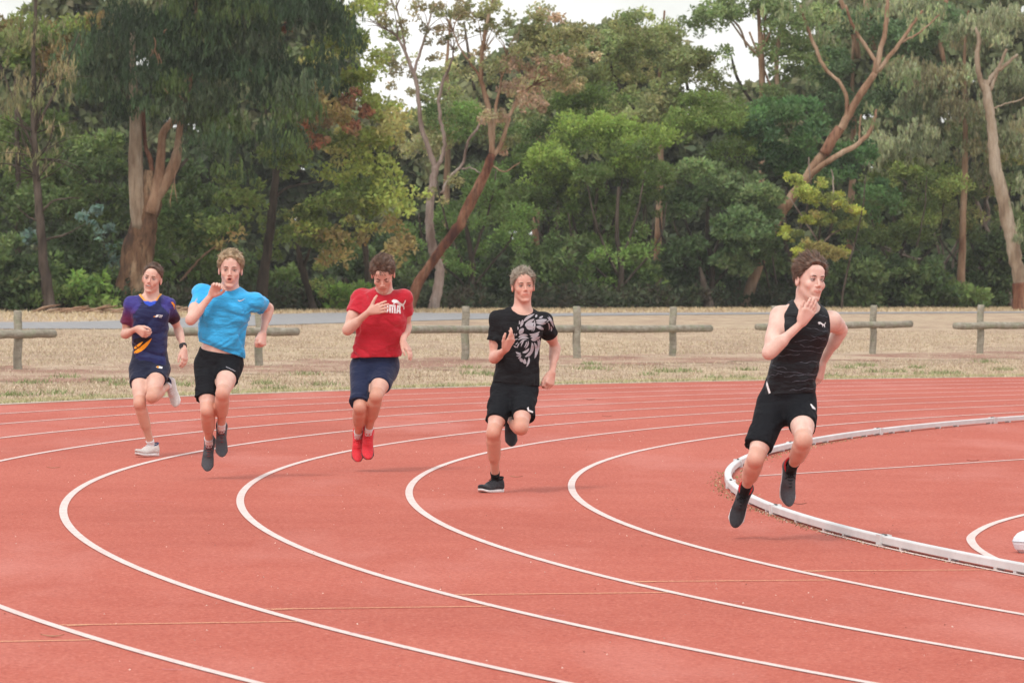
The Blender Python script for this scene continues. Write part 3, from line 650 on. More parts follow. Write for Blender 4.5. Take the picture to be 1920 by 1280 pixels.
# 7 leaning rust trunk
r_, D = tree('rust brown gum leaning right behind the red shirt runner with pinkish seeded crown', (768, 580), 153.5, trunk=[(766, 584, 26), (778, 545, 23), (800, 505, 20), (830, 465, 20), (862, 420, 22), (890, 365, 22), (912, 320, 20), (922, 290, 16)], bark=B_RED,
             limbs=[[(922, 292, 13), (920, 240, 12), (915, 200, 11), (903, 150, 10), (904, 100, 9), (910, 60, 8), (922, 10, 6), (930, -40, 4)], [(918, 300, 12), (940, 270, 10), (955, 220, 8), (975, 180, 6), (1000, 160, 4)], [(915, 185, 7), (905, 160, 6), (890, 130, 5), (865, 95, 4), (850, 60, 3)],
                    [(925, 270, 7), (928, 210, 7), (940, 150, 5), (950, 110, 3)], [(922, 310, 4), (945, 322, 3), (975, 305, 2)]], limb_bark=B_TAN)
crown(r_, [(920, 40, 80, 45, .34, 1), (850, 50, 50, 50, .26), (1000, 110, 75, 65, .62), (1040, 60, 65, 50, .6, 1), (960, 150, 60, 50, .42), (1060, 140, 55, 50, .6), (900, 130, 40, 45, .20), (985, 200, 50, 35, .40, 2), (940, 230, 45, 35, .26), (940, 280, 30, 30, .2), (1010, 40, 60, 45, .32, 1), (1090, 100, 40, 60, .5, 1)], D,
      [(.165, .15, .105), (.11, .12, .065), (.20, .155, .125), (.095, .105, .055)], 'rand', (.12, .06), .75, .30, depth=1.6, per=40, mid=.7)
twigs(r_, D, [(922, 20, 90, 3), (905, 100, 60, 3), (850, 60, 120, 3), (950, 110, 60, 3), (1000, 160, 30, 3)], B_TAN, 6, 60)

# 8 background gums along the top
bgs = [('tall grey green gum rising behind the wattle left of centre', 1000, 178, [(1010, 170, 70, 70, .55), (1100, 130, 85, 70, 1.20), (1160, 90, 80, 65, 1.20), (1210, 120, 55, 55, 1.05), (1180, 50, 60, 35, 1.05), (1060, 90, 50, 60, 1.05), (1130, 200, 80, 50, 0.90)], 0),
       ('hazy gum with rounded top behind the middle wattles', 1230, 184, [(1250, 130, 70, 60, 1.20), (1300, 190, 75, 50, 1.05), (1190, 210, 60, 50, 0.90), (1340, 140, 50, 45, 0.90), (1245, 60, 45, 40, 0.75)], 1),
       ('tall open gum with bare reddish forks against the sky', 1420, 182, [(1330, 40, 60, 45, 1.05), (1400, 25, 80, 40, 1.05), (1480, 45, 70, 60, 1.20), (1460, 110, 50, 45, 0.75), (1360, 90, 35, 30, .35), (1430, 190, 55, 45, 0.90), (1500, 130, 40, 60, 1.05), (1540, 60, 40, 60, 0.75)], 2),
       ('dense dark green gum behind the leaning tan gum', 1590, 186, [(1580, 130, 62, 80, 1.20), (1620, 60, 70, 70, 0.90), (1690, 110, 85, 90, 1.20), (1560, 200, 55, 55, .75), (1640, 200, 80, 60, 1.20), (1760, 60, 85, 70, 1.20)], 3),
       ('drooping grey green gum filling the upper right', 1800, 178, [(1760, 160, 90, 80, 1.35), (1860, 60, 90, 70, 1.35), (1900, 150, 70, 80, 1.35), (1800, 230, 90, 60, .85), (1700, 280, 90, 65, 1.35), (1720, 20, 60, 40, 1.05), (1870, 290, 70, 70, 1.35), (1930, 240, 60, 80, 1.35)], 4),
       ('olive tree behind the white stemmed gum', 830, 176, [(840, 160, 60, 45, 1.05), (880, 210, 75, 70, .75), (800, 260, 70, 70, 1.05), (1000, 230, 60, 60, 0.90), (740, 100, 50, 50, 0.60)], 1)]
pals = [[(.125, .15, .07), (.10, .13, .065), (.15, .16, .085)], [(.13, .155, .085), (.11, .135, .065), (.155, .165, .095)], [(.085, .12, .055), (.11, .14, .07), (.07, .10, .045)], [(.058, .095, .052), (.078, .115, .062), (.045, .075, .04)], G_GRY]
for lab, x, D, bl, pi_ in bgs:
    r_, D = tree(lab, (x, 574), D, 'tall_gum', group='tall gums behind the wattles', trunk=[(x, 574, 18), (x + 6, 400, 15), (x + 10, 240, 11), (x + 8, 120, 7), (x + 16, 20, 4)], bark=B_TAN)
    crown(r_, bl, D, pals[pi_], 'rand' if pi_ != 4 else 'droop', (.16, .065) if pi_ != 4 else (.17, .05), .75, .42, depth=2.0, per=38)
    if pi_ == 2:
        for pp in ([(1432, 230, 11), (1430, 190, 11), (1428, 120, 12), (1425, 60, 9), (1420, 0, 6)], [(1458, 180, 7), (1456, 120, 9), (1462, 60, 8), (1465, 0, 5)], [(1425, 110, 5), (1395, 75, 4), (1370, 40, 3)], [(1430, 90, 5), (1450, 50, 4)], [(1455, 185, 5), (1440, 150, 4), (1405, 60, 4)], [(1400, 90, 4), (1385, 50, 4), (1350, 20, 3)]): limb(r_, D, pp, B_TAN)
    if pi_ == 0 or pi_ == 1:
        for pp in ([(x + 190, 205, 6), (x + 165, 170, 6), (x + 150, 140, 6), (x + 140, 100, 3)], [(x + 60, 170, 6), (x + 50, 110, 6), (x + 40, 40, 3)]): limb(r_, D, pp, B_DARK)
    if pi_ == 3:
        for pp in ([(1770, 120, 9), (1762, 60, 10), (1775, 0, 8)], [(1610, 110, 11), (1600, 60, 12), (1580, 10, 9), (1570, -20, 6)], [(1640, 95, 9), (1630, 50, 9), (1622, 0, 7)]): limb(r_, D, pp, B_TAN)

# 9 wattles and rounded bushes of the middle
wat = [('large rounded light green wattle in the centre of the wood', 'wattle_tree', 1120, 168, [(1130, 270, 110, 62, 1.15, 0), (1060, 310, 75, 60, 1.1, 0), (1200, 290, 80, 65, 1.1, 0), (1120, 360, 130, 70, .9, 1), (1020, 350, 60, 60, .8, 1), (1230, 350, 60, 60, .8, 1), (1130, 430, 120, 60, .55, 1), (950, 400, 80, 80, .6, 1)], [(.092, .135, .036), (.055, .085, .030)], 1),
       ('darker wattle standing behind and left of the large light green one', 'wattle_tree', 1050, 172, [(1110, 190, 75, 42, 1, 0), (1060, 220, 50, 45, 1), (1000, 260, 55, 60, .8, 1), (950, 330, 65, 70, .8, 1)], [(.055, .088, .026), (.040, .066, .022)], 1),
       ('mid green wattle with domed top right of the large light green one', 'wattle_tree', 1330, 173, [(1330, 200, 62, 42, 1.1, 0), (1300, 240, 80, 55, 1.1, 0), (1380, 260, 62, 60, 1, 0), (1340, 330, 90, 55, .7, 1)], [(.074, .112, .034), (.046, .070, .028)], 1),
       ('deep green round topped tree left of the leaning tan gum', 'round_tree', 1475, 174, [(1470, 215, 72, 48, 1.2), (1420, 250, 50, 50, 1), (1520, 255, 50, 50, 1), (1475, 300, 75, 45, .8), (1560, 320, 60, 50, .6), (1610, 310, 50, 45, .8), (1630, 370, 50, 50, .5)], [(.038, .082, .034), (.050, .098, .040), (.028, .060, .028)], 0),
       ('dense dark green bush with soft grey green tips beside the leaning gum foot', 'dense_bush', 1330, 170, [(1330, 330, 62, 48, 1.1, 1), (1400, 360, 62, 55, 1.1, 1), (1290, 390, 60, 60, 1.1, 0), (1370, 430, 85, 60, 1.1, 0), (1300, 480, 70, 55, 1, 0), (1400, 500, 70, 55, 1, 0), (1340, 540, 80, 30, .7, 2), (1260, 500, 45, 50, .6, 2), (1430, 440, 45, 50, .8, 0)], [(.052, .085, .042), (.085, .125, .062), (.034, .056, .03)], 2),
       ('soft green wattle bough low in the centre', 'wattle_tree', 1160, 166, [(1160, 500, 65, 35, .7, 0), (1110, 530, 42, 24, .7, 0), (1190, 470, 42, 26, .6, 0), (1010, 470, 70, 50, .5, 1), (900, 450, 70, 60, .5, 1)], [(.068, .115, .034), (.038, .062, .024)], 1),
       ('mid green wattle between the red and lion shirt runners', 'wattle_tree', 880, 160, [(850, 430, 55, 60, .8), (900, 340, 50, 70, .8), (960, 420, 55, 60, .7), (770, 460, 50, 60, .7), (870, 500, 60, 40, .5), (750, 540, 35, 35, .5), (860, 230, 60, 50, .7)], [(.062, .105, .032), (.048, .082, .028)], 1),
       ('broad olive wattle right of centre below the grey gum', 'wattle_tree', 1680, 178, [(1680, 330, 70, 50, .9, 0), (1620, 420, 75, 75, .8, 1), (1720, 430, 75, 80, .8, 1), (1650, 500, 80, 45, .6, 2), (1760, 360, 60, 60, .8, 0)], [(.10, .135, .048), (.058, .085, .034), (.042, .064, .026)], 1),
       ('olive green tree behind the pale gum at far right', 'wattle_tree', 1850, 180, [(1840, 250, 70, 60, .9), (1880, 340, 50, 60, .9, 1), (1800, 340, 60, 60, .8), (1900, 420, 40, 80, .9, 1), (1790, 430, 60, 60, .7), (1860, 450, 55, 55, .7, 1)], [(.135, .145, .065), (.075, .105, .05), (.10, .12, .055)], 1)]
for lab, nm, x, D, bl, pl, kind in wat:
    r_, D = tree(lab, (x, 577), D, nm, group=None, trunk=[(x, 580, 16), (x + 5, 500, 12), (x - 4, 430, 9), (x, 350, 6)], bark=B_DARK,
                 limbs=[[(x, 520, 7), (x - 40, 430, 5), (x - 60, 340, 3)], [(x, 500, 7), (x + 35, 400, 5), (x + 50, 320, 3)], [(x - 5, 540, 6), (x - 80, 460, 4), (x - 95, 400, 3)], [(x + 4, 540, 6), (x + 75, 450, 4), (x + 90, 380, 3)]])
    crown(r_, bl, D, pl, 'spray', ((.13, .05) if kind == 1 else (.15, .075)), .95, .40 if kind != 2 else .32, depth=1.9, per=50 if kind == 1 else 44)
# many thin dark stems deep in the wood
for i in range(14):
    x = random.choice([random.uniform(860, 1280), random.uniform(1080, 1330), random.uniform(1390, 1700)]); D = random.uniform(168, 180); lean = random.uniform(-70, 70)
    r_, D = tree('thin dark bare sapling in the shade of the wood', (x, 576), D, 'bare_sapling', cat='sapling', group='thin saplings in the shade of the wood', trunk=[(x, 580, 5), (x + lean * .3, 500, 4), (x + lean * .8, 410, 3), (x + lean, 330, 2)], bark=B_DARK)

# 10 leaning tan gum on the right
r_, D = tree('tan and rust gum leaning steeply right with a forked open crown', (1395, 577), 171, trunk=[(1395, 580, 26), (1420, 500, 24), (1455, 415, 23), (1490, 365, 22), (1520, 322, 21), (1548, 282, 19), (1580, 235, 17), (1612, 180, 16), (1640, 138, 14)], bark=B_TAN,
             limbs=[[(1505, 345, 12), (1538, 312, 13, -.3), (1575, 288, 12, -.3), (1606, 272, 11, -.2), (1630, 248, 9), (1640, 222, 7), (1643, 205, 4)], [(1584, 230, 9), (1588, 190, 9), (1575, 155, 8), (1548, 130, 8), (1532, 100, 8), (1515, 55, 7), (1500, 10, 4)],
                    [(1638, 142, 10), (1640, 115, 9), (1615, 75, 8), (1600, 50, 7), (1585, 10, 5)], [(1640, 140, 12), (1655, 80, 11), (1662, 40, 10), (1665, 0, 8), (1668, -40, 6)], [(1645, 135, 10), (1680, 90, 9), (1705, 55, 7), (1730, 20, 5)],
                    [(1690, 80, 5), (1725, 60, 4), (1765, 25, 3)], [(1612, 268, 5), (1612, 240, 4), (1615, 215, 3)]], limb_bark=B_TAN)
limb(r_, D - .1, [(1545, 290, 20), (1560, 262, 19.5), (1575, 240, 18)], B_RED)
crown(r_, [(1640, 30, 60, 40, .15, 1), (1560, 60, 40, 50, .15), (1720, 40, 60, 45, .22, 1), (1480, 40, 50, 40, .3), (1690, 160, 45, 60, .28), (1650, 230, 35, 40, .3, 1)], D, [(.085, .12, .06), (.115, .14, .085)], 'droop', (.18, .045), .6, .38, depth=1.5, per=40)
# 11 small yellow green tree
r_, D = tree('small yellow green tree above the head of the black singlet runner', (1530, 577), 169, 'small_tree', trunk=[(1535, 580, 8), (1528, 520, 7), (1530, 470, 6), (1538, 430, 5), (1535, 370, 4)], bark=B_DARK,
             limbs=[[(1530, 470, 4), (1560, 440, 3), (1585, 425, 2)], [(1532, 450, 4), (1500, 400, 3), (1480, 370, 2)], [(1562, 370, 3), (1562, 335, 3), (1558, 318, 2)], [(1520, 345, 3), (1517, 310, 3), (1516, 295, 2)]], limb_bark=B_PINK)
crown(r_, [(1492, 340, 20, 14, .9), (1520, 360, 28, 18, .8), (1545, 375, 26, 20, .7), (1575, 380, 16, 20, .6), (1515, 410, 30, 14, .8), (1545, 415, 22, 14, .8), (1600, 400, 18, 16, .9), (1595, 420, 22, 10, .8), (1480, 440, 22, 16, .6), (1520, 460, 26, 16, .7), (1565, 475, 28, 12, .9), (1530, 480, 20, 12, .7), (1500, 480, 24, 20, .5), (1540, 345, 16, 10, .6)], D,
      [(.175, .20, .05), (.14, .17, .05), (.15, .14, .06), (.10, .125, .045)], 'rand', (.085, .042), 1.5, .20, depth=1.1, per=46, mid=.4)
# 12 pale gum at far right and its forked neighbours
r_, D = tree('smooth pale gum with forked top at the far right edge', (1912, 578), 172, trunk=[(1916, 582, 30), (1912, 530, 28), (1903, 480, 28), (1893, 430, 30), (1882, 380, 28), (1868, 320, 26), (1862, 260, 22), (1856, 210, 21), (1848, 165, 19), (1843, 155, 16)], bark=B_PALE,
             limbs=[[(1846, 170, 14), (1836, 140, 12), (1832, 105, 11), (1836, 75, 9), (1828, 50, 6)], [(1848, 165, 11), (1862, 140, 10), (1885, 122, 8), (1908, 102, 5)], [(1856, 170, 9), (1872, 130, 8), (1888, 92, 6)], [(1860, 205, 4), (1880, 196, 3), (1905, 190, 3), (1925, 182, 2)]])
limb(r_, D - .15, [(1914, 584, 34), (1914, 560, 31), (1912, 530, 29)], B_RED)
crown(r_, [(1830, 30, 45, 35, .35), (1900, 60, 40, 40, .4), (1915, 360, 34, 40, .6), (1905, 440, 26, 26, .35), (1905, 230, 30, 40, .5)], D - 1, G_GRY, 'droop', (.18, .04), .55, .36, depth=1, per=40)
r_, D = tree('slender forked gum with bare grey limbs left of the pale gum', (1897, 578), 180, trunk=[(1899, 580, 15), (1888, 545, 13), (1870, 480, 12), (1850, 430, 11), (1832, 380, 9), (1812, 345, 9), (1803, 338, 7)], bark=B_PINK,
             limbs=[[(1812, 348, 6), (1790, 335, 5), (1760, 333, 3)], [(1808, 342, 6), (1812, 305, 5), (1830, 280, 4)], [(1842, 425, 8), (1855, 405, 7), (1848, 370, 6), (1840, 330, 4), (1822, 300, 3)], [(1848, 385, 5), (1860, 340, 4), (1880, 290, 3)]])
r_, D = tree('multi stemmed bare forked tree in the lower right of the wood', (1768, 572), 182, 'bare_tree', trunk=[(1770, 575, 22), (1768, 530, 18), (1765, 490, 14)], bark=B_PINK,
             limbs=[[(1768, 500, 7), (1755, 450, 5), (1740, 400, 4), (1725, 370, 3)], [(1770, 500, 6), (1800, 440, 5), (1808, 380, 4)], [(1740, 520, 6), (1730, 490, 5), (1700, 480, 3)], [(1785, 530, 6), (1790, 480, 5), (1810, 455, 3)], [(1797, 532, 5), (1840, 500, 5), (1870, 460, 4), (1885, 440, 3)], [(1770, 480, 4), (1762, 440, 4), (1750, 400, 3)]], limb_bark=B_PINK)
twigs(r_, D, [(1725, 370, 120, 2.5), (1740, 400, 150, 2.5), (1700, 480, 160, 2.5), (1808, 380, 80, 2.5)], B_PINK, 5, 60)
r_, D = tree('thick short trunk of the dense bush at the wood edge', (1330, 578), 168, 'tree_stump', cat='trunk', trunk=[(1330, 582, 26), (1326, 560, 20), (1320, 535, 15), (1312, 500, 6)], bark=B_DARK)
# sticks and bark under the trees at left
parts = []
for i in range(90):
    x = random.uniform(60, 480); D = 137 + (x - 60) / 420 * 6 - random.uniform(0, 3.5); c0 = px(x, 583, D); c0[2] = .04; a = random.uniform(-.6, .6); L_ = random.uniform(.2, .9)
    dv = np.array([math.cos(a) * L_, math.sin(a) * L_, random.uniform(-.05, .2)]); parts.append(tube([c0, c0 + dv / 2 + [0, 0, .03], c0 + dv], [.03, .035, .015], 5))
V, F = join(parts); tag(mk('fallen_sticks', V, F, B_TAN), kind='stuff')
# low undergrowth closing the foot of the wood
root = empty('undergrowth'); tag(root, kind='stuff'); root.location = (0, 165, 0); Vs, Fs, Cs, k0 = [], [], [], 0
n_ = 900; xs = rng.uniform(-19, 24, n_); yl = np.interp(xs, [q[0] for q in fl], [q[1] for q in fl]) + rng.uniform(1.5, 6.5, n_)
cen = np.stack([xs, yl, rng.uniform(.1, .55, n_)], -1); cols = np.array([(.06, .085, .04), (.045, .06, .03), (.09, .11, .055), (.075, .065, .04)])[rng.integers(0, 4, n_)]
V, F, c = leaves(cen, rng.uniform(.25, .6, n_), 'spray', (.22, .09), cols, 46, flat=.9)
u_ = mk('undergrowth_leaves', V - np.array([0, 165, 0]), F, M_LEAF, root, col=c, smooth=False); u_['kind'] = 'stuff'
# ------------------------------------------------------------------ solid modelling by distance fields
def nrm(v): v = np.asarray(v, float); return v / np.linalg.norm(v)
def smin(a, b, k):
    h = np.clip(.5 + .5 * (b - a) / k, 0, 1); return b + (a - b) * h - k * h * (1 - h)
def smax(a, b, k): return -smin(-a, -b, k)
def cone(P, a, b, ra, rb):
    a = np.asarray(a, np.float32); ba = np.asarray(b, np.float32) - a; Q = P - a
    h = np.clip(Q @ ba / max(ba @ ba, 1e-9), 0, 1)
    return np.sqrt(((Q - h[:, None] * ba) ** 2).sum(1)) - (ra + (rb - ra) * h)
def ell(P, c, r, M=None):
    q = P - np.asarray(c, np.float32)
    if M is not None: q = q @ np.asarray(M, np.float32).T
    r = np.asarray(r, np.float32); k0 = np.sqrt(((q / r) ** 2).sum(1)) + 1e-6; k1 = np.sqrt(((q / r ** 2) ** 2).sum(1)) + 1e-6
    return k0 * (k0 - 1) / k1
_tab = np.random.default_rng(3).uniform(-1, 1, (32, 32, 32)).astype(np.float32)
def vnoise(P):
    i = np.floor(P).astype(int); f = (P - i).astype(np.float32); f = f * f * (3 - 2 * f); i &= 31; j = (i + 1) & 31
    def g(a, b, c): return _tab[a[:, 0], b[:, 1], c[:, 2]]
    x, y, z = f[:, 0], f[:, 1], f[:, 2]
    c00 = g(i, i, i) * (1 - x) + g(j, i, i) * x; c10 = g(i, j, i) * (1 - x) + g(j, j, i) * x
    c01 = g(i, i, j) * (1 - x) + g(j, i, j) * x; c11 = g(i, j, j) * (1 - x) + g(j, j, j) * x
    return (c00 * (1 - y) + c10 * y) * (1 - z) + (c01 * (1 - y) + c11 * y) * z
def fold(P, d, scale, stretch=4.0, seed=0):
    """ridged noise stretched along direction d: cloth folds in -1..1"""
    d = nrm(d); u = nrm(np.cross(d, [.3, .9, .2])); v = np.cross(d, u)
    q = np.stack([P @ d / stretch, P @ u, P @ v], -1) * scale + seed
    q = q + .5 * np.stack([vnoise(q * .5 + 7), vnoise(q * .5 + 13), 0 * q[:, 0]], -1)
    return 1.25 - 3.4 * np.minimum(np.abs(vnoise(q)), .55)
def mesh_sdf(f, lo, hi, h=.006, newton=2, smooth=0):
    lo = np.asarray(lo, float); hi = np.asarray(hi, float); B = 8
    nb = np.ceil((hi - lo) / (h * B)).astype(int); n = nb * B + 1
    cx = [lo[a] + (np.arange(nb[a]) + .5) * h * B for a in range(3)]
    Gc = np.stack(np.meshgrid(*cx, indexing='ij'), -1).reshape(-1, 3).astype(np.float32)
    fc = f(Gc); act = np.abs(fc) < h * B * 1.15
    D = np.repeat(np.repeat(np.repeat(np.where(fc.reshape(nb) < 0, -1, 1).astype(np.float32), B, 0), B, 1), B, 2)
    D = np.pad(D, ((0, 1),) * 3, mode='edge')
    idx = np.argwhere(act.reshape(nb))
    o = np.stack(np.meshgrid(*[np.arange(B + 1)] * 3, indexing='ij'), -1).reshape(-1, 3)
    for s in range(0, len(idx), 1500):
        ii = (idx[s:s + 1500, None, :] * B + o[None]).reshape(-1, 3)
        P = (lo + ii * h).astype(np.float32); D[ii[:, 0], ii[:, 1], ii[:, 2]] = f(P)
    S_ = D < 0
    k = S_[:-1, :-1, :-1].astype(np.int8)
    for a in (0, 1):
        for b in (0, 1):
            for c in (0, 1):
                if a + b + c: k = k + S_[a:n[0] - 1 + a, b:n[1] - 1 + b, c:n[2] - 1 + c]
    cells = np.argwhere((k > 0) & (k < 8)); id_ = np.full(k.shape, -1, np.int32); id_[cells[:, 0], cells[:, 1], cells[:, 2]] = np.arange(len(cells))
    acc = np.zeros((len(cells), 3)); cnt = np.zeros(len(cells))
    corners = [(a, b, c) for a in (0, 1) for b in (0, 1) for c in (0, 1)]
    for p_ in corners:
        for ax in range(3):
            if p_[ax]: continue
            q_ = list(p_); q_[ax] = 1
            va = D[cells[:, 0] + p_[0], cells[:, 1] + p_[1], cells[:, 2] + p_[2]]; vb = D[cells[:, 0] + q_[0], cells[:, 1] + q_[1], cells[:, 2] + q_[2]]
            m = (va < 0) != (vb < 0); t = np.where(m, va / np.where(m, va - vb, 1), 0)
            pt = np.tile(np.array(p_, float), (len(cells), 1)); pt[:, ax] += t
            acc += pt * m[:, None]; cnt += m
    V = lo + (cells + acc / cnt[:, None]) * h
    F = []
    for ax in range(3):
        sl = [slice(0, None)] * 3; s2 = [slice(0, None)] * 3; sl[ax] = slice(0, -1); s2[ax] = slice(1, None)
        A = S_[tuple(sl)]; Bm = S_[tuple(s2)]; e = np.argwhere(A != Bm); b, c = (ax + 1) % 3, (ax + 2) % 3
        e = e[(e[:, b] > 0) & (e[:, c] > 0) & (e[:, b] < n[b] - 1) & (e[:, c] < n[c] - 1)]
        s_in = A[e[:, 0], e[:, 1], e[:, 2]]
        def at(db, dc):
            q = e.copy(); q[:, b] += db; q[:, c] += dc; return id_[q[:, 0], q[:, 1], q[:, 2]]
        quad = np.stack([at(-1, -1), at(0, -1), at(0, 0), at(-1, 0)], -1)
        quad[~s_in] = quad[~s_in][:, ::-1]; F.append(quad)
    F = np.concatenate(F); F = F[(F >= 0).all(1)]
    for _ in range(newton):
        V = V.astype(np.float32); f0 = f(V); e_ = .0015; gx = np.stack([f(V + np.eye(3, dtype=np.float32)[a] * e_) - f0 for a in range(3)], -1) / e_
        gl = (gx ** 2).sum(1) + 1e-3; V = V - np.clip(f0 / gl, -h * .5, h * .5)[:, None] * gx * .8
    if smooth:
        E_ = np.concatenate([F[:, [0, 1]], F[:, [1, 2]], F[:, [2, 3]], F[:, [3, 0]]]); dg = np.bincount(E_.ravel(), minlength=len(V))[:, None] + 1e-9
        for _ in range(smooth):
            A_ = np.stack([np.bincount(E_[:, 0], V[E_[:, 1], c_], len(V)) + np.bincount(E_[:, 1], V[E_[:, 0], c_], len(V)) for c_ in range(3)], -1); V = V * .5 + .5 * A_ / dg
    return V.astype(np.float32), F

def mat_skin():
    n = NT('skin'); c = n.attr(); f = n.noise(11, 5, .65)
    c = n.mix(n.ramp(f, [(.35, .45), (.6, 0.)]), c, (.50, .24, .17))
    n.b.inputs['Subsurface Weight'].default_value = .12; n.b.inputs['Subsurface Radius'].default_value = (.02, .008, .004); n.b.inputs['Subsurface Scale'].default_value = .5
    return n.done(c, .48, .35)
M_SKIN = mat_skin()
def mat_cloth(name, col=None, rough=.8, sheen=.15, spec=.15, weave=260):
    n = NT(name); f = n.noise(weave, 1, .5)
    if col is None: c = n.attr()
    else: c = n.ramp(f, [(.3, tuple(.88 * q for q in col)), (.7, tuple(min(1, 1.1 * q) for q in col))])
    wr = n.noise(7, 3, .55, sc3=(1, 1.2, 2.4)); b2_ = n.n('ShaderNodeBump'); b2_.inputs['Strength'].default_value = .55; b2_.inputs['Distance'].default_value = .045; n.l(wr, b2_.inputs['Height'])
    b1_ = n.n('ShaderNodeBump'); b1_.inputs['Strength'].default_value = .15; b1_.inputs['Distance'].default_value = .001; n.l(f, b1_.inputs['Height']); n.l(b2_.outputs[0], b1_.inputs['Normal']); n.l(b1_.outputs[0], n.b.inputs['Normal'])
    n.b.inputs['Sheen Weight'].default_value = sheen
    return n.done(c, rough, spec)
def mat_hair(name, c1, c2):
    n = NT(name); f = n.noise(38, 3, .6); n.done(n.ramp(f, [(.35, c1), (.65, c2)]), .45, .35); return n.m
M_EYEW = m_simple('eye_white', (.42, .38, .36), (.48, .44, .42), 20, .3, .5)
M_IRIS = m_simple('iris', (.035, .028, .022), (.06, .05, .04), 90, .2, .5)
M_TEETH = m_simple('teeth', (.72, .68, .62), (.78, .74, .68), 40, .3, .5)
M_LIPSHADE = m_simple('lip_groove_shade', (.10, .02, .02), (.16, .03, .03), 30, .5)
M_WHITE = mat_cloth('white_fabric', (.74, .71, .72))
M_PRINTW = mat_cloth('white_print', (.80, .80, .80), .6, 0)
M_PRINTG = mat_cloth('grey_print', (.40, .38, .41), .6, 0)
M_RUB_W = m_simple('white_rubber', (.66, .64, .63), (.76, .74, .73), 25, .6)
M_RUB_D = m_simple('dark_rubber', (.03, .03, .032), (.05, .05, .052), 25, .6)

class Body: pass
def solve(parent, x, y, L, sign):
    P = px(x, y, parent[1]); d = np.linalg.norm(P - parent)
    if d >= L: return P
    return px(x, y, parent[1] + sign * math.sqrt(L * L - d * d))

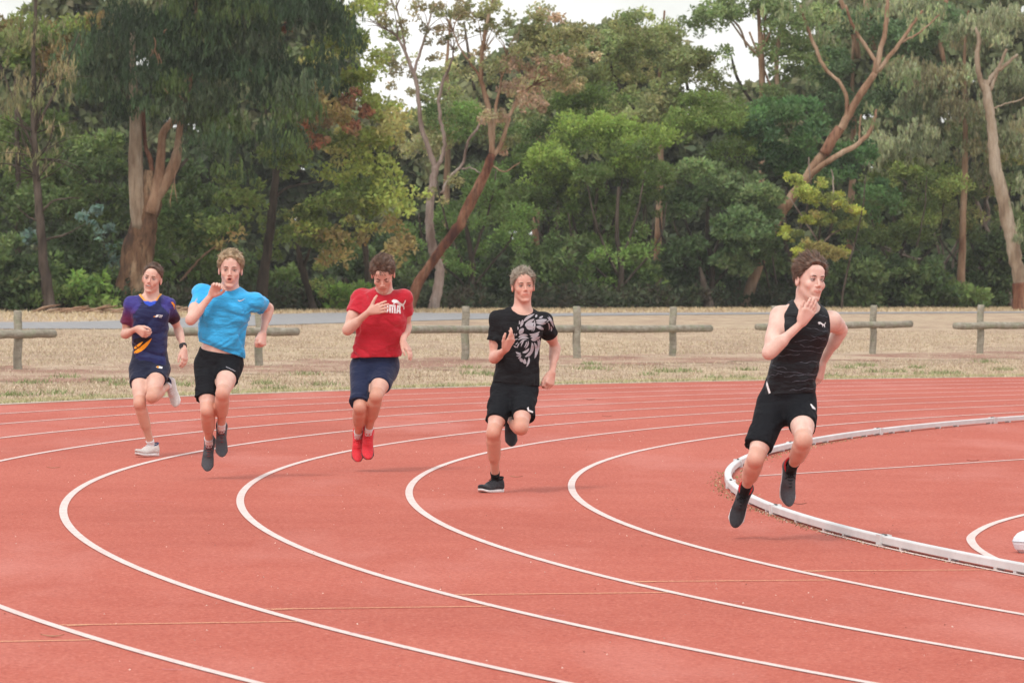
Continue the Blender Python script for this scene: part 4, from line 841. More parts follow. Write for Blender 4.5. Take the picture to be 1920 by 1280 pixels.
def build_person(p):
    b = Body(); D = p['D']; s = FPX / D; sc = p.get('scale', 1.0)
    hc = px(*p['hip'], D); yaw_h = p.get('yaw_h', 0); yaw_s = p.get('yaw_s', 0)
    dz = p.get('lean', 0.06)   # chest forward (towards camera)
    nb = px(*p['neck'], D - dz)
    hr, hl = px(*p['hips'][0], D + math.sin(yaw_h) * -.09), px(*p['hips'][1], D + math.sin(yaw_h) * .09)
    sr_, sl_ = px(*p['sh'][0], nb[1] + .02 - math.sin(yaw_s) * .18), px(*p['sh'][1], nb[1] + .02 + math.sin(yaw_s) * .18)
    hc = (hr + hl) / 2
    J = dict(hr=hr, hl=hl, sr=sr_, sl=sl_)
    UA, FA, TH_, SH_ = .29 * sc, .25 * sc, .425 * sc, .42 * sc
    for k, par, L1, L2 in (('ar', sr_, UA, FA), ('al', sl_, UA, FA), ('lr', hr, TH_, SH_), ('ll', hl, TH_, SH_)):
        (x1, y1, s1, *o1), (x2, y2, s2, *o2) = p[k]
        e = solve(par, x1, y1, L1, s1); e = px(x1, y1, e[1] + o1[0]) if o1 else e
        w_ = solve(e, x2, y2, L2, s2); w_ = px(x2, y2, w_[1] + o2[0]) if o2 else w_; J[k] = (e, w_)
    b.J = J; b.hc = hc; b.nb = nb; a = nb - hc; L = np.linalg.norm(a); a = a / L; b.a, b.L = a, L
    lh = nrm(hl - hr); ls = nrm(sl_ - sr_)
    bend = p.get('bend', .0)
    wt = np.array(p.get('w', [.10, .150, .160, .150, .135, .140, .155, .162, .135, .08])) * p.get('bulk', 1)
    dt = np.array([.09, .118, .125, .112, .100, .103, .112, .120, .105, .07]) * p.get('bulk', 1)
    tt = np.array([-.20, -.12, 0, .15, .32, .48, .64, .80, .93, 1.05])
    def frame(P):
        Q = P - hc; z = Q @ a; t = z / L; k = np.clip(t, 0, 1)[:, None]
        l = lh * (1 - k) + ls * k; l = l - (l @ a)[:, None] * a; l /= np.linalg.norm(l, axis=1)[:, None]
        f = np.cross(l, a)
        arch = bend * np.sin(np.clip(t, 0, 1) * math.pi)
        return t, (Q * l).sum(1), (Q * f).sum(1) - arch - .0
    def loft(P, wt_, dt_, off=0, pw=2.35, tt_=tt):
        t, u, v = frame(P); w_ = np.interp(t, tt_, wt_) + off; d_ = np.interp(t, tt_, dt_) + off
        d = ((np.abs(u) / w_) ** pw + (np.abs(v) / d_) ** pw) ** (1 / pw)
        return (d - 1) * (np.minimum(w_, d_) * .75 + .25 * np.maximum(w_, d_)) , t
    b.frame = frame; b.loft = loft; b.tt = tt; b.wt, b.dt = wt, dt
    # head frame
    hy_, hp, hroll = p['head'][2:5]; hcn = px(p['head'][0], p['head'][1], nb[1] - p.get('headfwd', .05))
    Fh = np.array([math.sin(hy_) * math.cos(hp), -math.cos(hy_) * math.cos(hp), math.sin(hp)]); Lh = np.array([math.cos(hy_), math.sin(hy_), 0])
    Uh = np.cross(Fh, Lh)
    Lh, Uh = math.cos(hroll) * Lh + math.sin(hroll) * Uh, -math.sin(hroll) * Lh + math.cos(hroll) * Uh
    HM = np.array([Lh, Fh, Uh]); hs = p.get('headscale', 1.0); b.HM, b.hcn, b.hs = HM, hcn, hs
    H = lambda q: hcn + (np.array(q) * hs) @ HM
    b.H = H
    face = p.get('face', {}); mo = face.get('open', 0); smile = face.get('smile', 0)
    rmus = p.get('mus', 1.0)
    def arm(P, S, e, w_, d):
        u = nrm(e - S); q = cone(P, S, e, .050 * rmus, .035 * rmus)
        m = S + (e - S) * .45; q = smin(q, cone(P, m - u * .06, m + u * .05, .046 * rmus, .043 * rmus), .03)
        v = w_ - e; q2 = cone(P, e, w_, .034 * rmus, .0235); q2 = smin(q2, cone(P, e + v * .10, e + v * .38, .040 * rmus, .034 * rmus), .03)
        return smin(smin(d, q, .035), q2, .015)
    def leg(P, hp_, k, an, d):
        v = k - hp_; w_ = an - k
        fwd = nrm(np.array([0, -1.0, 0]) - nrm(v) * (nrm(v) @ np.array([0, -1.0, 0])) + 1e-6)
        q = cone(P, hp_, k, .084 * rmus, .052); q = smin(q, cone(P, hp_ + v * .2 + fwd * .01, hp_ + v * .65 + fwd * .012, .078 * rmus, .064 * rmus), .03)
        bk = nrm(np.cross(np.cross(w_, -v), w_) * -1) if np.linalg.norm(np.cross(w_, v)) > .01 else -fwd
        bk = -fwd if abs(bk @ nrm(w_)) > .9 else bk
        q2 = cone(P, k, an, .048, .0275); q2 = smin(q2, cone(P, k + w_ * .15 - fwd * .012, k + w_ * .45 - fwd * .012, .052 * rmus, .045 * rmus), .03)
        q3 = ell(P, k + fwd * .018, (.034, .034, .044)); q2 = smin(q2, q3, .02)
        return smin(smin(d, q, .04), q2, .02)
    hands = p['hands']
    def hand_prims(side, w_, spec):
        dr, th = nrm(spec['dir']), np.array(spec['thumb'], float); th = nrm(th - dr * (th @ dr)); n_ = np.cross(th, dr) if side == 'r' else np.cross(dr, th)
        pr = []; k_ = 1.0 * sc; cl = spec['curl']; spread = spec.get('spread', .0)
        for j, (o, bl, ln) in enumerate(((.031, .090, .073), (.010, .094, .081), (-.011, .090, .075), (-.030, .082, .060))):
            kn = w_ + (dr * bl + th * o) * k_; pr.append((w_ + dr * .012 + th * o * .45, kn, .017, .0125, .016))
            c_ = cl if not isinstance(cl, (list, tuple)) else cl[j]; q = kn; ang = 0
            for fr, r1, r2, ca in ((.46, .0098, .009, c_ * .9), (.30, .009, .0082, c_ * 1.1), (.24, .0082, .0072, c_ * .7)):
                ang += ca; dd = nrm(dr + th * spread * (1.5 - j) / 1.5) * math.cos(ang) + n_ * math.sin(ang); q2 = q + dd * ln * fr * k_
                pr.append((q, q2, r1, r2, .006)); q = q2
        tb = w_ + (dr * .022 + th * .026 + n_ * .008) * k_; ta = spec.get('ta', .75)
        q = tb + (dr * math.cos(ta) + th * math.sin(ta) + n_ * .25) * .046 * k_; pr.append((tb, q, .0155, .0115, .016))
        tc_ = spec.get('tc', .3); q2 = q + nrm(dr * math.cos(ta - tc_) + th * math.sin(ta - tc_) + n_ * .2) * .032 * k_; pr.append((q, q2, .011, .0098, .006))
        q3 = q2 + nrm(dr * math.cos(ta - 2 * tc_) + th * math.sin(ta - 2 * tc_) + n_ * .3) * .026 * k_; pr.append((q2, q3, .0098, .008, .006))
        return pr
    HP = [hand_prims('r', J['ar'][1], hands[0]), hand_prims('l', J['al'][1], hands[1])]
    hb = [np.mean([q[1] for q in h_], 0) for h_ in HP]
    neck_t = H((0, -.035, -.06))
    def headf(P):
        q = ((P - hcn.astype(np.float32)) @ HM.T.astype(np.float32)) / hs
        f = ell(q, (0, -.012, .035), (.0755, .096, .088))
        f = smin(f, ell(q, (0, .022, -.03), (.0565, .070, .083)), .025)
        jw = face.get('jaw', 1.0)
        for sx in (-1, 1):
            f = smin(f, cone(q, (sx * .041 * jw, -.004, -.044), (sx * .014, .064, -.097 - mo * .010), .018, .015), .02)
            f = smin(f, ell(q, (sx * .040, .062, -.022 + smile * .004), (.020, .016, .018 + smile * .005)), .022)
        f = smin(f, ell(q, (0, .074, -.099 - mo * .010), (.018, .015, .013)), .012)
        f = smin(f, cone(q, (-.034, .079, .028), (.034, .079, .028), .010, .010), .012)
        f = smin(f, ell(q, (0, .066, .055), (.048, .026, .035)), .02)
        for sx in (-1, 1): f = smax(f, -ell(q, (sx * .032, .103, .008), (.0185, .0165, .0110)), .009)
        f = smin(f, cone(q, (0, .087, .018), (0, .1055, -.022), .0062, .0088), .008)
        for sx in (-1, 1): f = smin(f, ell(q, (sx * .0098, .097, -.028), (.0072, .010, .006)), .005)
        lw = .0245 + smile * .007 - mo * .008; lz = smile * .007
        f = smin(f, ell(q, (0, .080, -.058), (.030, .0135, .023)), .014)
        ug = .0036 + mo * .008 + smile * .005
        for a_, b_ in (((-lw, .0835 - smile * .003, -.0575 + lz), (0, .0945, -.0575 + ug)), ((lw, .0835 - smile * .003, -.0575 + lz), (0, .0945, -.0575 + ug)),
                       ((-lw, .0835 - smile * .003, -.0575 + lz), (0, .0935, -.0580 - ug)), ((lw, .0835 - smile * .003, -.0575 + lz), (0, .0935, -.0580 - ug))):
            f = smin(f, cone(q, a_, b_, .0028, .0046), .004)
        if mo or smile:
            f = smax(f, -ell(q, (0, .100, -.0575 + lz * .2), ((lw - .004) * (.9 if smile else .75), .02, .0035 + mo * .0085 + smile * .0035)), .003)
        else: f = smax(f, -ell(q, (0, .100, -.0575), (lw * .95, .0085, .0013)), .0015)
        for sx in (-1, 1):
            e_ = ell(q, (sx * .079, -.008, -.004), (.0085, .019, .031)); e_ = smax(e_, -ell(q, (sx * .088, -.004, .0), (.007, .010, .018)), .004); f = smin(f, e_, .006)
        return f * hs
    b.headf = headf
    def torsof(P):
        d, t = loft(P, wt, dt)
        d = smax(d, (t - 1.03) * L, .04); d = smax(d, (-.17 - t) * L, .04)
        # chest and shoulder girdle
        d = smin(d, cone(P, nb - a * .048, sr_ - a * .010, .056, .046 * rmus), .045); d = smin(d, cone(P, nb - a * .048, sl_ - a * .010, .056, .046 * rmus), .045)
        fc_ = np.cross(ls, a)
        for sgn in (-1, 1):
            d = smin(d, ell(P, nb - a * .15 + ls * sgn * .072 + fc_ * .060, (.068, .045, .055)), .05)
        return d
    def upperf(P):
        d = torsof(P); base = d.copy()
        for S, k in ((sr_, 'ar'), (sl_, 'al')):
            e = J[k][0]; q = smin(cone(P, S, e, .050 * rmus, .038 * rmus), ell(P, S - a * .004, (.051 * rmus, .051 * rmus, .054 * rmus)), .03); d = smin(d, q, .035)
        return d, base
    b.upperf = upperf
    def coref(P):
        d = torsof(P)
        for h0, k in ((hr, 'lr'), (hl, 'll')): d = leg(P, h0, J[k][0], J[k][1], d)
        return d
    b.coref = coref
    def legsf(P):
        d, t = loft(P, wt, dt)
        d = smax(d, (t - 1.03) * L, .04); d = smax(d, (-.17 - t) * L, .04)
        for h0, k in ((hr, 'lr'), (hl, 'll')): d = leg(P, h0, J[k][0], J[k][1], d)
        return d
    b.torsof, b.legsf = torsof, legsf
    def bodyf(P):
        d = torsof(P)
        d = smin(d, cone(P, nb - a * .06, neck_t, .062, .055 * hs), .03)
        d = smin(d, cone(P, nb - a * .03 + ls * .02, neck_t, .048, .045), .04)
        for S, k in ((sr_, 'ar'), (sl_, 'al')):
            e, w_ = J[k]; d = smin(d, ell(P, S - a * .004, (.051 * rmus, .051 * rmus, .054 * rmus)), .03); d = arm(P, S, e, w_, d)
        for h0, k in ((hr, 'lr'), (hl, 'll')): d = leg(P, h0, J[k][0], J[k][1], d)
        for hbk, pr in zip(hb, HP):
            m = ((P - hbk) ** 2).sum(1) < .16 ** 2
            if m.any():
                Q = P[m]; dh = None
                for A_, B_, r1, r2, k_ in pr:
                    c_ = cone(Q, A_, B_, r1 * 1.06, r2 * 1.06); dh = c_ if dh is None else smin(dh, c_, k_)
                d[m] = smin(d[m], dh, .012)
        m = ((P - hcn) ** 2).sum(1) < .20 ** 2
        if m.any(): d[m] = smin(d[m], headf(P[m]), .022)
        return d
    b.bodyf = bodyf
    allp = np.array([hc, nb, hcn, *hb, sr_, sl_, *J['lr'], *J['ll'], *J['ar'], *J['al'], hr, hl]); lo, hi = allp.min(0) - .17, allp.max(0) + .17
    lo[2] = max(lo[2], -.02) if lo[2] < 0 else lo[2]
    V, F = mesh_sdf(bodyf, lo, hi, .0078)
    # finer faces on the head and hands
    fc = V[F].mean(1); fine = ((fc - hcn) ** 2).sum(1) < (.135) ** 2
    for hbk in hb: fine |= ((fc - hbk) ** 2).sum(1) < .085 ** 2
    bm = bmesh.new(); me = mesh_data('tmp', V, F); bm.from_mesh(me); bpy.data.meshes.remove(me); bm.faces.ensure_lookup_table()
    eds = list({e for i in np.nonzero(fine)[0] for e in bm.faces[i].edges})
    bmesh.ops.subdivide_edges(bm, edges=eds, cuts=1, use_grid_fill=True)
    bmesh.ops.triangulate(bm, faces=[f_ for f_ in bm.faces if len(f_.verts) > 4])
    me = bpy.data.meshes.new('body'); bm.to_mesh(me); bm.free()
    V = np.empty(len(me.vertices) * 3, np.float32); me.vertices.foreach_get('co', V); V = V.reshape(-1, 3)
    m = ((V - hcn) ** 2).sum(1) < .15 ** 2
    for hbk in hb: m |= ((V - hbk) ** 2).sum(1) < .10 ** 2
    Q = V[m]
    for _ in range(3):
        f0 = bodyf(Q); gx = np.stack([bodyf(Q + np.eye(3, dtype=np.float32)[a_] * .0008) - f0 for a_ in range(3)], -1) / .0008
        Q = Q - np.clip(f0 / ((gx ** 2).sum(1) + 1e-3), -.003, .003)[:, None] * gx * .8; Q = Q.astype(np.float32)
    V[m] = Q
    # skin tint
    sk = np.array(p['skin']); col = np.tile(sk, (len(V), 1)); red = np.zeros(len(V))
    for k in ('lr', 'll'): red += 1.0 * np.exp(-((V - J[k][0] - [0, -.02, -.03]) ** 2).sum(1) / .07 ** 2) + .75 * np.exp(-((V - (J[k][0] * .6 + J[k][1] * .4)) ** 2).sum(1) / .14 ** 2)
    for k in ('ar', 'al'): red += .5 * np.exp(-((V - J[k][0]) ** 2).sum(1) / .05 ** 2) + .75 * np.exp(-((V - J[k][1]) ** 2).sum(1) / .13 ** 2)
    q = ((V - hcn) @ HM.T) / hs; inh = (np.abs(q) < .14).all(1)
    red += inh * p.get('flush', .6) * (np.exp(-(((np.abs(q[:, 0]) - .042) / .026) ** 2 + ((q[:, 2] + .025) / .03) ** 2)) * (q[:, 1] > .03) + .8 * np.exp(-((q - [0, .108, -.024]) ** 2).sum(1) / .02 ** 2) + .5 * np.exp(-((np.abs(q) - [.08, .0, .0]) ** 2).sum(1) / .03 ** 2) + .35)
    redc = sk * np.array([.95, .55, .5]); r_ = np.clip(red, 0, 1)[:, None] * p.get('redamt', .55) * .62; col = col * (1 - r_) + redc * r_
    lw = .0255 + smile * .007 - mo * .007
    lr_ = (q[:, 0] / lw) ** 2 + ((q[:, 2] + .0575 - smile * .003) / (.0085 + mo * .009 + smile * .006)) ** 2; lk = (np.clip((1.3 - lr_) * 2, 0, 1) * inh * (q[:, 1] > .076))[:, None] * .95
    col = col * (1 - lk) + sk * np.array([.80, .46, .44]) * lk
    soc = inh & (q[:, 1] > .05); k_ = (.80 * np.exp(-(((np.abs(q[:, 0]) - .031) / .014) ** 2 + ((q[:, 2] - .010) / .0075) ** 2)))[soc][:, None]; col[soc] = col[soc] * (1 - k_) + np.array([.22, .10, .075]) * k_  # shade of the eye sockets painted into the skin colour
    if mo or smile:
        ins = inh & (q[:, 1] > .05) & (q[:, 1] < .0925) & ((q[:, 0] / (lw * .78)) ** 2 + ((q[:, 2] + .0575) / (.003 + mo * .0080 + smile * .0035)) ** 2 < 1); col[ins] = (.10, .02, .02)
    for k in ('lr', 'll'):
        kt = np.clip(1.15 - cone(V.astype(np.float32), J[k][0], J[k][1], .06, .05) / .05, 0, 1)[:, None] * .8 * (cone(V.astype(np.float32), J[k][0], J[k][1], .06, .06) < .02)[:, None]; col = col * (1 - kt) + col * np.array([.88, .74, .66]) * kt
    # buzzed hair shadow round the hairline
    me.vertices.foreach_set('co', V.ravel())
    ca = me.color_attributes.new('Col', 'FLOAT_COLOR', 'POINT'); c4 = np.ones((len(V), 4), np.float32); c4[:, :3] = col; ca.data.foreach_set('color', c4.ravel())
    me.polygons.foreach_set('use_smooth', [True] * len(me.polygons)); me.update()
    root = empty('person', p['label'], 'person', 'runners sprinting round the bend', loc=tuple(float(v) for v in (hc[0], hc[1], 0.0)))
    b.root = root; b.inv = -np.array(root.location)
    def add(name, V_, F_, mat, parent=None, col=None, smooth=True):
        return mk(name, V_ + b.inv if parent is None or parent is root else V_ + b.inv, F_, mat, parent or root, col, smooth)
    b.add = add
    V += b.inv; me.vertices.foreach_set('co', V.astype(np.float32).ravel()); me.update(); link('body', me, M_SKIN, root)
    # eyes and brows
    for sx in (-1, 1):
        c_ = H((sx * .0315, .0795, .0085)); gz = face.get('gaze', (0, 0)); closed = face.get('closed', 0)
        V_, F_ = lathe([(0, -1), (.5, -.866), (.866, -.5), (1, 0), (.866, .5), (.5, .866), (0, 1)], 12); ev = add('eye', c_ + (V_ * (.0118 if not closed else .0108) * hs) @ HM, F_, M_EYEW if not closed else M_SKIN)
        if closed: ev.data.materials.clear(); ev.data.materials.append(m_simple('eyelid', tuple(sk * .8), tuple(sk * .9), 30, .5))
        if closed:
            q = [H((sx * .0315 + math.cos(t_) * .0145, .0905 - abs(math.cos(t_)) * .006, .0045 - math.sin(t_) * .0030)) for t_ in np.linspace(.1, math.pi - .1, 7)]
            V2, q2, t2 = tube(q, [.0008, .0016, .002, .0022, .002, .0016, .0008], 5); add('eyelash', V2, [q2, t2], b_hair_dark, ev)
        else:
            gd = nrm(np.array([gz[0], 1, gz[1]])); z_ = gd; u_ = nrm(np.cross(z_, [0, 0, 1])); v_ = np.cross(u_, z_); M2 = np.array([u_, v_, z_])
            V2, F2 = lathe([(.0058, .0103), (.005, .0112), (.0025, .0122), (0, .0124)], 12); add('iris', c_ + ((V2 * hs) @ M2) @ HM, F2, M_IRIS, ev)
            vt = np.linspace(0, 1.13, 6); V3, F3 = lathe([(.01265 * math.sin(t_), .01265 * math.cos(t_)) for t_ in vt[::-1]], 14); ct, st_ = math.cos(.50), math.sin(.50)
            Rm = np.array([[1, 0, 0], [0, ct, -st_], [0, st_, ct]]); lidm = M_SKIN; V3 = (V3 @ Rm) * [1.05, 1, 1]
            add('eyelid', c_ + (V3 * hs) @ HM, F3, lidm, ev, col=np.tile(sk * np.array([.86, .78, .76]), (len(V3), 1)))
            # upper lid line
            q = [H((sx * .0315 + math.cos(t_) * .0135, .0925 - abs(math.cos(t_)) * .006, .0092 + math.sin(t_) * .0045)) for t_ in np.linspace(.15, math.pi - .15, 7)]
            V2, q2, t2 = tube(q, [.0010, .0019, .0023, .0025, .0023, .0019, .0010], 5); add('eyelash', V2, [q2, t2], b_hair_dark, ev)
        br = face.get('brow', 0)
        q = [H((sx * x_, y_, z_ + br * (.006 if i_ < 2 else 0))) for i_, (x_, y_, z_) in enumerate(((.013, .0915, .0255), (.022, .0925, .0285), (.034, .089, .0300), (.045, .079, .0255)))]
        V2, q2, t2 = tube(catmull(q, 3), np.interp(np.arange(10), [0, 3, 7, 9], [.0028, .0046, .0040, .0016]), 6, squash=.7); add('eyebrow', V2, [q2, t2], p['browmat'])
    if not mo and not smile:
        q = [H((x_, .0938 - abs(x_) ** 1.5 * 2.2, -.0577 - x_ * x_ * 2)) for x_ in np.linspace(-.021, .021, 9)]
        V2, q2, t2 = tube(q, [.0006] + [.0013] * 7 + [.0006], 6); add('lip_line', V2, [q2, t2], M_LIPSHADE)  # dark strip standing in for the shaded groove between closed lips
    if smile:
        q = [H((x_, .0905 - abs(x_) * .22, -.0535 + x_ * x_ * 9)) for x_ in np.linspace(-.023, .023, 9)]
        V2, q2, t2 = tube(q, [.0015] + [.0044] * 7 + [.0015], 6); add('teeth', V2, [q2, t2], M_TEETH)
    return b
b_hair_dark = m_simple('eyelash_brown', (.05, .03, .022), (.08, .05, .035), 60, .6)

# ---- hair: a thin cap plus many tapering locks
def hair(b, p):
    st = p['hair']; H, hs, HM, hcn = b.H, b.hs, b.HM, b.hcn; mat = st['mat']
    vol, front, side = st.get('vol', .02), st.get('front', .062), st.get('side', .012)
    def line(q):   # >0 where hair grows
        ang = np.arctan2(q[:, 1], np.abs(q[:, 0]) + 1e-6)
        zl = np.interp(ang, [-1.57, -.9, -.25, .12, .35, .7, 1.15, 1.57], [-.055, -.045, -.01 + side * .2, side, side + .018, front - .022, front, front + .004])
        return q[:, 2] - zl
    def capf(P):
        q = ((P - hcn.astype(np.float32)) @ HM.T.astype(np.float32)) / hs
        base = ell(q, (0, -.012, .035), (.0755, .096, .088))
        top = np.clip((q[:, 2] - .045) / .06, 0, 1); fr = np.clip(q[:, 1] / .08, -1, 1)
        th = .004 + vol * .55 * top * (1 + .5 * st.get('quiff', 0) * fr) + st.get('sidev', .3) * vol * .6 * (1 - top)
        th = th * np.clip(line(q) / .028, .12, 1)
        nz = vnoise(q * st.get('nsc', 45) * np.array([1, .45, .8]) + 3) * st.get('namp', .005) + vnoise(q * 110 * np.array([1, .4, .6])) * .0018
        f = base - th - nz; f = smax(f, -line(q) * .8 + vnoise(q * 90) * .004, .003)
        return f * hs
    V, F = mesh_sdf(capf, hcn - .16 * hs, hcn + .18 * hs, .0052, 2); b.add('hair', V, F, mat)
    n = int(st.get('n', 1300) * 2.6); r_ = np.random.default_rng(st.get('seed', 1))
    d = r_.normal(size=(n * 4, 3)); d /= np.linalg.norm(d, axis=1)[:, None]; d = d[d[:, 2] > -.6]
    R = d * [.0755, .096, .088] + [0, -.012, .035]; k_ = line(R) > -.001; R, d = R[k_][:n], d[k_][:n]; n = len(R)
    top = np.clip((R[:, 2] - .045) / .06, 0, 1)[:, None]; fr = np.clip(R[:, 1:2] / .08, -1, 1)
    sweep = np.array(st.get('sweep', (0, -1, 0))); ups = st.get('up', .6); mess = st.get('mess', .2)
    hl_ = np.clip(line(R) / .03, .15, 1)[:, None]
    base_off = hl_ * (.003 + vol * top * .5 * (1 + .5 * st.get('quiff', 0) * fr) * r_.uniform(.2, 1.2, (n, 1)) + st.get('sidev', .3) * vol * .6 * (1 - top))
    clump = np.stack([vnoise(R * 55 + 10 * i_) for i_ in range(3)], -1)
    sw = sweep * (.25 + .75 * top) + np.array([0, -.55, -.75]) * (1 - top) + clump * mess * 1.2
    tang = sw - (sw * d).sum(1)[:, None] * d
    ln = st.get('len', .04) * (.5 + .6 * top) * r_.uniform(.6, 1.25, (n, 1)) * (1 + .3 * st.get('quiff', 0) * fr) * (1 + .35 * clump[:, :1])
    dir0 = nrm_rows(tang + d * ups * (.35 + .65 * top) * (1 + .8 * st.get('quiff', 0) * np.clip(fr, 0, 1)) + r_.normal(0, mess * .45, (n, 3)))
    dir1 = nrm_rows(tang + d * ups * .15 + r_.normal(0, mess * .35, (n, 3)) - np.array([0, 0, .2]))
    S0 = R + d * base_off; nseg = 5; ts = np.linspace(0, 1, nseg); rad = np.interp(ts, [0, .4, 1], [.0016, .0017, .0003]) * st.get('thick', 1)
    pts = np.stack([S0 + ln * (dir0 * (t - t * t / 2) + dir1 * t * t / 2) for t in ts], 1)
    c0_ = np.array([0, -.012, .035]); rel = (pts - c0_) / np.array([.0755, .096, .088]); kk = np.linalg.norm(rel, axis=2, keepdims=True); mn = 1.05 + .5 * base_off[:, None, :] / .08
    pts = c0_ + rel * np.where(kk < mn, mn / kk, 1) * np.array([.0755, .096, .088])
    T = np.gradient(pts, axis=1); T /= np.linalg.norm(T, axis=2)[..., None] + 1e-9
    u = np.cross(T, d[:, None, :] + .6 * r_.normal(size=(n, 1, 3))); u /= np.linalg.norm(u, axis=2)[..., None] + 1e-9
    rg = np.stack([pts - u * rad[None, :, None], pts + u * rad[None, :, None]], 2)
    V = (hcn + (rg.reshape(-1, 3) * hs) @ HM); i = np.arange(n)[:, None] * nseg * 2
    F = [np.concatenate([i + s_ * 2, i + s_ * 2 + 1, i + s_ * 2 + 3, i + s_ * 2 + 2], 1) for s_ in range(nseg - 1)]
    o = b.add('hair_locks', V, np.concatenate(F), st.get('mat2', mat)); o['kind'] = 'stuff'
def nrm_rows(a): return a / (np.linalg.norm(a, axis=1)[:, None] + 1e-9)

def pix_plane(x1, y1, x2, y2, D, up=1):
    """plane through two pixel points (and the eye): returns fn(P) > 0 below the line in the picture"""
    A, B_ = px(x1, y1, D), px(x2, y2, D); n_ = nrm(np.cross(B_ - A, A - EYE)); n_ = n_ if n_[2] < 0 else -n_
    # turn it to be square to the torso rather than to the view
    return A, n_
def shirt(b, p, mat, colfn=None):
    g_ = p['shirt']; J, hc, nb, a, L = b.J, b.hc, b.nb, b.a, b.L; sr_, sl_ = J['sr'], J['sl']
    D = p['D']; A, n_ = pix_plane(*g_['hem'], D); n_ = nrm(n_ - np.array([0, 1.0, 0]) * 0)
    w_ = np.array(g_['w']); d_ = np.array(g_['d']); tt_ = np.array([-.25, 0, .25, .5, .75, .93, 1.06]); amp = g_.get('amp', .006) * 1.7
    ls = nrm(sl_ - sr_); slv = g_.get('sleeve', .5); rs = g_.get('rs', (.070, .080)); tank = g_.get('tank', False)
    fd1, fd2 = nrm(g_.get('fold', (.8, 0, .5))), nrm(g_.get('fold2', (-.6, 0, .8)))
    def disp(P): return amp * (.75 * fold(P, fd1, 7, 3.5, 3.1) + .6 * fold(P, fd2, 13, 4, 9.7) + .28 * fold(P, fd1, 30, 5, 1.3))
    nr = g_.get('neckr', .072)
    nk0, nk1 = nb - a * g_.get('neckd', .045) + np.cross(ls, a) * .035, nb + a * .09
    def f(P, inner=0):
        d, t = b.loft(P, w_, d_, 0, 2.5, tt_); d = smax(d, (t - 1.04) * L, .03)
        for S in (sr_, sl_):
            d = smin(d, cone(P, nb - a * .052, S - a * .014, .060, .048), .05)
        if not tank:
            for S, k in ((sr_, 'ar'), (sl_, 'al')):
                e = J[k][0]; u = nrm(e - S); E = S + (e - S) * slv; c_ = cone(P, S - a * .006, S + (e - S) * (slv + .25), rs[0] - .006, rs[1] + (rs[1] - rs[0]) * .2)
                c_ = smax(c_, (P - E) @ u, .006); d = smin(d, c_, .028)
        up, tor = b.upperf(P); near = np.full(len(P), -1., np.float32)
        for S, k in ((sr_, 'ar'), (sl_, 'al')):
            e = J[k][0]; u = nrm(e - S); m = (cone(P, S, e + (e - S) * .5, .06, .06) < .03) & (tor > -.03); near = np.where(m, np.maximum(near, (P - (S + (e - S) * (.0 if tank else slv))) @ u), near)
        cov = up - .011
        d = np.minimum(d, np.maximum(cov, near) if not tank else np.maximum(tor - .011, -1))
        d = d + disp(P) * (.6 + .4 * np.clip(1 - t, 0, 1))
        d = np.minimum(d, np.maximum(cov + .004, near) if not tank else tor - .007)
        d = smax(d, (P - A) @ n_ + .004 * vnoise(P * 9), .004)
        # openings: hollow between cloth and body, never through the body's own cover
        keep = -(up - .0075)
        ins, _ = b.loft(P, w_ - .013, d_ - .013, 0, 2.5, tt_); ins = np.maximum(ins + disp(P), -((P - A) @ n_) - .07); d = np.maximum(d, -np.maximum(ins, keep))
        d = smax(d, -cone(P, nk0, nk1, nr, nr + .035), .009)
        for S, k in ((sr_, 'ar'), (sl_, 'al')):
            e = J[k][0]; u = nrm(e - S)
            if tank:
                sg = -1 if k == 'ar' else 1
                d = smax(d, -cone(P, S + ls * sg * .040 + a * .10, S + ls * sg * .045 - a * .035, .080, .084), .008)
            else:
                E = S + (e - S) * slv; c_ = cone(P, E - u * .03, E + u * .05, rs[0] - .006, rs[1] - .007) + disp(P); d = np.maximum(d, -np.maximum(c_, keep))
        return d
    pts = np.array([hc, nb, sr_, sl_, A, sr_ + (J['ar'][0] - sr_) * (slv + .1), sl_ + (J['al'][0] - sl_) * (slv + .1)])
    V, F = mesh_sdf(f, pts.min(0) - .21, pts.max(0) + .17, .0066, 2, 3)
    col = colfn(V, b) if colfn else None
    o = b.add('shirt', V, F, mat, col=col); b.shirt = o
    b.bvh = BVHTree.FromPolygons([tuple(v) for v in V.tolist()], F.tolist())
    return o
